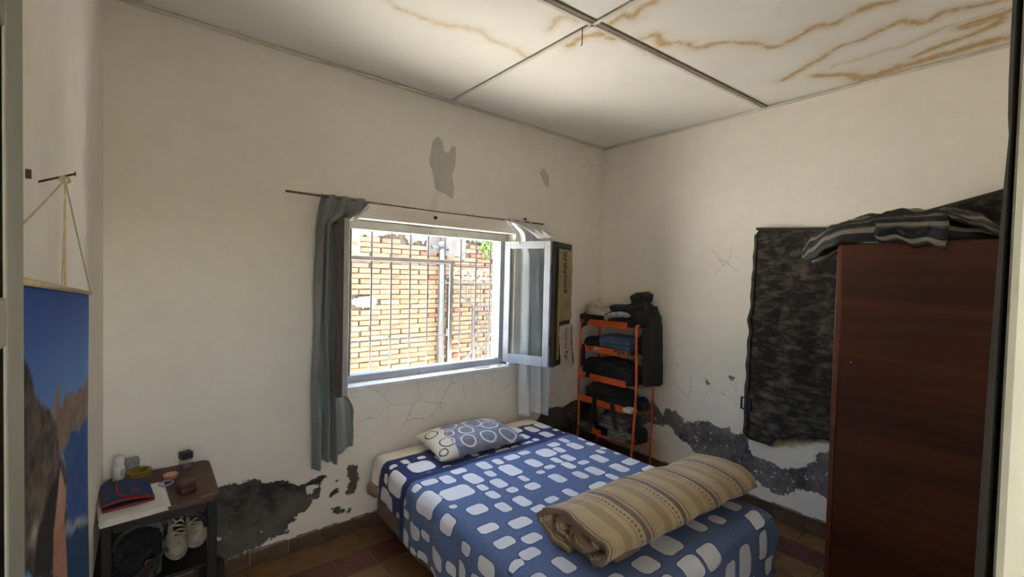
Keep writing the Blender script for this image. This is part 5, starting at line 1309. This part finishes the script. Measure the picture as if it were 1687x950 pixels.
# ------------------------------------------------------------------ football boots on the lower shelf
M_SHOE = simple('off_white_leather', (.34, .30, .235), (.22, .19, .145), 14, .5, .25, 40)
M_SOLE = simple('dirty_white_sole', (.40, .36, .31), (.28, .25, .20), 20, .6)
M_LACEW = simple('cream_lace_cord', (.46, .42, .33), None, 20)
def boot(name, o3, toe, up, label, k):
    """o3 heel centre, toe direction, up vector"""
    f_ = Vector(toe).normalized(); u_ = (Vector(up)-f_*Vector(up).dot(f_)).normalized(); r_ = f_.cross(u_); L = .255
    P3 = lambda l, s, h: Vector(o3)+f_*l+r_*s+u_*h
    sec = [(0, .004, .020, .012), (.008, .022, .070, .030), (.03, .031, .090, .034), (.07, .034, .092, .034), (.11, .035, .078, .033), (.15, .040, .060, .040), (.19, .043, .050, .044), (.225, .037, .042, .038), (.245, .024, .030, .026), (.255, .004, .015, .008)]
    t = thing(name, o3, label, 'shoe', 'white football boots')
    def up_(a, b_):
        l = b_*L; w, h, wb = [interp([(s[0], *s[1:]) for s in sec], l)[q] for q in (0, 1, 2)]
        th = -math.pi*.08+a*math.pi*1.16; c, s_ = math.cos(th), math.sin(th)
        return P3(l, w*c*(1 if s_ > .3 else wb/w*.98), .016+max(0, s_)*(h-.004))
    MB().grid(up_, 22, 40).build('upper', M_SHOE, t, smooth=True, solid=.003)
    def so(a, b_):
        l = b_*L; w, h, wb = interp([(s[0], *s[1:]) for s in sec], l); th = a*2*math.pi
        return P3(l, (wb+.003)*math.copysign(abs(math.cos(th))**.5, math.cos(th)), .009+.0085*math.sin(th))
    MB().grid(so, 20, 34, wrapu=True).build('sole', M_SOLE, t, smooth=True)
    for l, s_ in ((.03, .02), (.03, -.02), (.06, .02), (.06, -.02), (.16, .03), (.16, -.03), (.19, .03), (.19, -.03), (.22, .022), (.22, -.022), (.24, .008), (.24, -.008)):
        b = MB(); b.tube([P3(l, s_, .003), P3(l, s_, -.009)], [.0065, .0045], 7); b.build('stud', M_SOLE, t)
    for q in range(5):
        l = .105+.017*q; w, h, wb = interp([(s[0], *s[1:]) for s in sec], l)
        MB().tube(crom([P3(l, -w*.72, .016+h*.70), P3(l+.006, 0, .022+h*.99), P3(l+.012*(1 if q % 2 else -1), w*.72, .016+h*.70)], 4), .0038, 5).build('lace', M_LACEW, t, smooth=True)
    MB().tube(crom([P3(.105, .0, .100), P3(.12, .028, .112), P3(.135, .012, .098), P3(.115, -.022, .108), P3(.15, -.03, .090)], 6), .0036, 5).build('lace', M_LACEW, t, smooth=True)
    b = MB(); b.lathe([(.026, 0), (.020, -.016)], P3(.055, 0, .104), 18, rot=(u_.to_track_quat('Z', 'Y').to_euler()))
    b.build('opening', simple('shoe_lining_%d' % k, (.05, .05, .03), (.09, .085, .03), 20), t, smooth=True)
    def tg(a, b_):
        l = .075+.105*b_; w, h, wb = interp([(s[0], *s[1:]) for s in sec], l); s_ = (a-.5)*2*w*(.62-.25*b_)
        return P3(l, s_, .0185+(h-.004)*math.sqrt(max(0, 1-(s_/w)**2)))
    MB().grid(tg, 9, 14).build('tongue', simple('black_mesh_tongue_%d' % k, (.012, .012, .010), (.03, .03, .022), 40), t, smooth=True, solid=.003)
    # slanted side marks and toe emblem
    for s_ in (1, -1):
        for q in range(3):
            l = .125+.017*q; w, h, wb = interp([(s[0], *s[1:]) for s in sec], l)
            b = MB(); b.beam(P3(l, s_*(w*.99+.002), .020), P3(l-.014, s_*(w*.80+.003), .016+h*.62), .010, .003, up=r_); b.build('side_mark', M_BLACK, t)
    for q in range(3):
        c = P3(.226-.001*q, -.012+.008*q, .044+.001*q); b = MB(); b.beam(c, c+u_*(.004+.004*q)-f_*(.004+.004*q), .0055, .004, up=r_); b.build('toe_emblem', M_BLACK, t)
    return t
boot('football_boot', (-3.335, -.20, SHZ+.175), (.10, -.86, -.52), (.05, .45, .9), 'dirty white football boot leaning toe down, nearer of the pair', 1)
boot('football_boot', (-3.245, -.17, SHZ+.180), (.02, -.88, -.46), (.0, .45, .9), 'dirty white football boot behind the desk leg, farther of the pair', 2)
crumple('dark_bag', (-3.44, -.27, SHZ), (.16, .34, .11), M_BLK, 'black bag with a steel ring under the desk', 40.1, cat='bag', group=None)
MB().lathe([(.010, -.002), (.014, -.002), (.014, .002), (.010, .002), (.010, -.002)], (-3.405, -.448, SHZ+.085), 18, 'y').build('steel_ring', simple('polished_ring', (.7, .7, .68), None, 4, .2, metal=1), label='small steel ring on the black bag under the desk', cat='ring')
crumple('dark_bundle', (-3.115, -.045, .0), (.05, .055, .12), M_BLK2, 'dark bundle on the floor beside the right desk leg', 44.0, cat='bundle', group=None, ridge=.1)

# ------------------------------------------------------------------ banner on the left wall
BYL, BYR, BZT, BZB = -2.13, -.975, 1.572, .30
def ban_top(y): return 1.570+(1.625-1.570)*((-.977-y)/(.889))
nu, nv = 120, 150; V = []; YZ = []
for j in range(nv):
    for i in range(nu):
        a = i/(nu-1); b_ = j/(nv-1); y = BYL+(BYR-BYL)*a; zt = ban_top(y); z = zt+(BZB-zt)*b_
        x = -3.549+.0022*math.sin(a*16+ns(b_*2)*2)*sstep(0, .15, b_)+.002*ns(a*6, b_*3)
        V.append((x, y-.010*b_, z)); YZ.append((y-.010*b_, z))
F = [(j*nu+i, j*nu+i+1, (j+1)*nu+i+1, (j+1)*nu+i) for j in range(nv-1) for i in range(nu-1)]
YZ = np.array(YZ)
C = np.zeros((len(V), 4)); C[:, 3] = 1
tz = np.clip((1.60-YZ[:, 1])/.30, 0, 1)[:, None]
C[:, :3] = np.array((.022, .070, .29))*(1-tz)+np.array((.14, .27, .55))*tz
NZ_ = np.array([(fbm(y*10, z*16, 1.), fbm(y*34, z*50, 4.)) for y, z in YZ])
low_ = YZ[:, 1] < 1.12+.05*NZ_[:, 0]
left_ = YZ[:, 0] < -1.45+.03*NZ_[:, 0]
skin_ = low_ & (np.abs(YZ[:, 0]+1.54+.05*NZ_[:, 0]) < .10) & (YZ[:, 1] < 1.0)
tt = np.clip(.5+.6*NZ_[:, 0]+.5*NZ_[:, 1], 0, 1)[:, None]
C[low_, :3] = (np.array((.012, .040, .10))*(1-tt)+np.array((.02, .06, .13))*tt)[low_]
C[low_ & left_, :3] = (np.array((.022, .018, .014))*(1-tt)+np.array((.13, .10, .075))*tt)[low_ & left_]
C[skin_, :3] = (np.array((.33, .155, .095))*(1-tt)+np.array((.40, .20, .13))*tt)[skin_]
def lay(key, c1, c2, n=0, feather=.006):
    d = sd_poly(YZ+NZ_[:, :1]*.012, BAN[key]); k = np.clip(d/feather+.5, 0, 1)[:, None]
    t = np.clip(.5+.6*NZ_[:, n]+.5*NZ_[:, 1], 0, 1)[:, None]; col = np.array(c1)*(1-t)+np.array(c2)*t
    C[:, :3] = C[:, :3]*(1-k)+col*k
lay('sea', (.022, .060, .20), (.045, .10, .28)); lay('sea2', (.012, .040, .10), (.02, .06, .13))
lay('rockfar', (.16, .115, .085), (.25, .185, .14)); lay('rock', (.022, .018, .014), (.16, .12, .09)); lay('foam', (.40, .42, .46), (.25, .30, .38), feather=.02)
lay('light', (.42, .38, .33), (.20, .17, .14), feather=.03)
lay('hair', (.012, .010, .009), (.025, .020, .016), feather=.012); lay('body', (.33, .155, .095), (.40, .20, .13)); lay('face', (.46, .26, .18), (.40, .21, .14))
mbn = NT('banner_print'); at = mbn.n('ShaderNodeAttribute', attribute_name='print'); mbn.link(at.outputs['Color'], mbn.p.inputs['Base Color']); mbn.set('Roughness', .8); mbn.set('Specular IOR Level', .15); mbn.bump(mbn.noise(3, 3), .1, .01)
bn_ = thing('photo_banner', (-3.548, -1.55, .30), 'printed landscape photo banner hanging by cords on the left wall', 'banner')
mk('banner_cloth', V, F, mbn.m, bn_, smooth=True, attrs={'print': C}, solid=.0012)
M_CORD = simple('cream_cord', (.52, .42, .27), (.40, .31, .19), 60, .9); M_NAIL = simple('rusty_nail', (.07, .045, .03), None, 20, .6, metal=.6)
MB().tube([(-3.545, BYL, ban_top(BYL)), (-3.545, BYR+.004, ban_top(BYR))], .0055, 8).build('hanging_bar', M_CORD, bn_, smooth=True)
apex = Vector((-3.538, -1.572, 1.818))
for e in ((-3.545, BYR+.002, ban_top(BYR)+.004), (-3.545, BYL+.01, ban_top(BYL)+.004), (-3.545, -1.545, ban_top(-1.545)+.004), (-3.545, -1.500, ban_top(-1.5)+.004)):
    MB().tube(crom([apex, apex.lerp(Vector(e), .5)+Vector((0, 0, -.002)), e], 5), .0015, 6).build('cord', M_CORD, bn_, smooth=True)
kn = MB(); kn.tube([apex+Vector((.006*math.cos(i), .008*math.sin(i*1.3), .006*math.sin(i))) for i in range(12)], .0026, 6); kn.build('knot', M_CORD, bn_, smooth=True)
b = MB(); b.tube([(-3.574, -1.588, 1.806), (-3.528, -1.530, 1.838)], .0022, 6); b.lathe([(.005, 0), (.005, .0015)], (-3.528, -1.530, 1.838), 10, 'x'); b.build('nail', M_NAIL, label='rusty nail in the left wall holding the banner cords', cat='nail')
MB().obox((-3.558, -1.777, 1.793), (.006, .007, .014)).build('wall_plug', M_NAIL, label='small dark wall plug left of the banner nail', cat='nail')

# small bits: ceiling hook, sill litter, nails
MB().tube(crom([(-1.735, -1.262, RH+.004), (-1.728, -1.255, RH-.03), (-1.722, -1.250, RH-.07), (-1.724, -1.247, RH-.085)], 4), .0024, 6).build('wire_hook', M_NAIL, smooth=True, label='bent wire hanging from the ceiling joint', cat='wire')
pts = [(-1.42+.030*math.cos(i*.6)+.0018*i, .020+.018*math.sin(i*.6), .934+.004*(1+ns(i*.5))) for i in range(46)]
MB().tube(pts, .0035, 6).build('cord_tangle', M_PAPER, smooth=True, label='white tangled cord lying on the window sill', cat='cord')
MB().tube([(-1.235, .012, .937), (-1.20, .018, .937)], .006, 8).build('white_peg', M_PAPER, smooth=True, label='small white peg on the right part of the sill', cat='peg')
weld(softbox(-1.145, -1.085, -.012, .020, .932, .952, .008, .002, 3, .006).build('sill_block', M_WHITEP, label='cream block at the right end of the sill', cat='block'))
b = MB(); b.tube([(-1.012, .006, 2.132), (-1.012, -.030, 2.126)], .005, 6); b.lathe([(.010, 0), (.010, .004)], (-1.012, -.030, 2.126), 10, 'y'); b.build('wall_hook', M_NAIL, label='rusty wall hook above the right end of the rod', cat='hook')
MB().lathe([(.012, 0), (.012, .010), (.006, .016)], (-1.838, -.016, 2.055), 12, 'y').build('screw_eye', M_NAIL, label='brown screw eye under the middle of the curtain rod', cat='screw')
b = MB(); b.obox((-3.118, -.016, .215), (.030, .012, .016), (0, .5, 0)); b.build('foam_scrap', M_PAPER, label='cream scrap stuck on the damp wall beside the desk', cat='scrap')
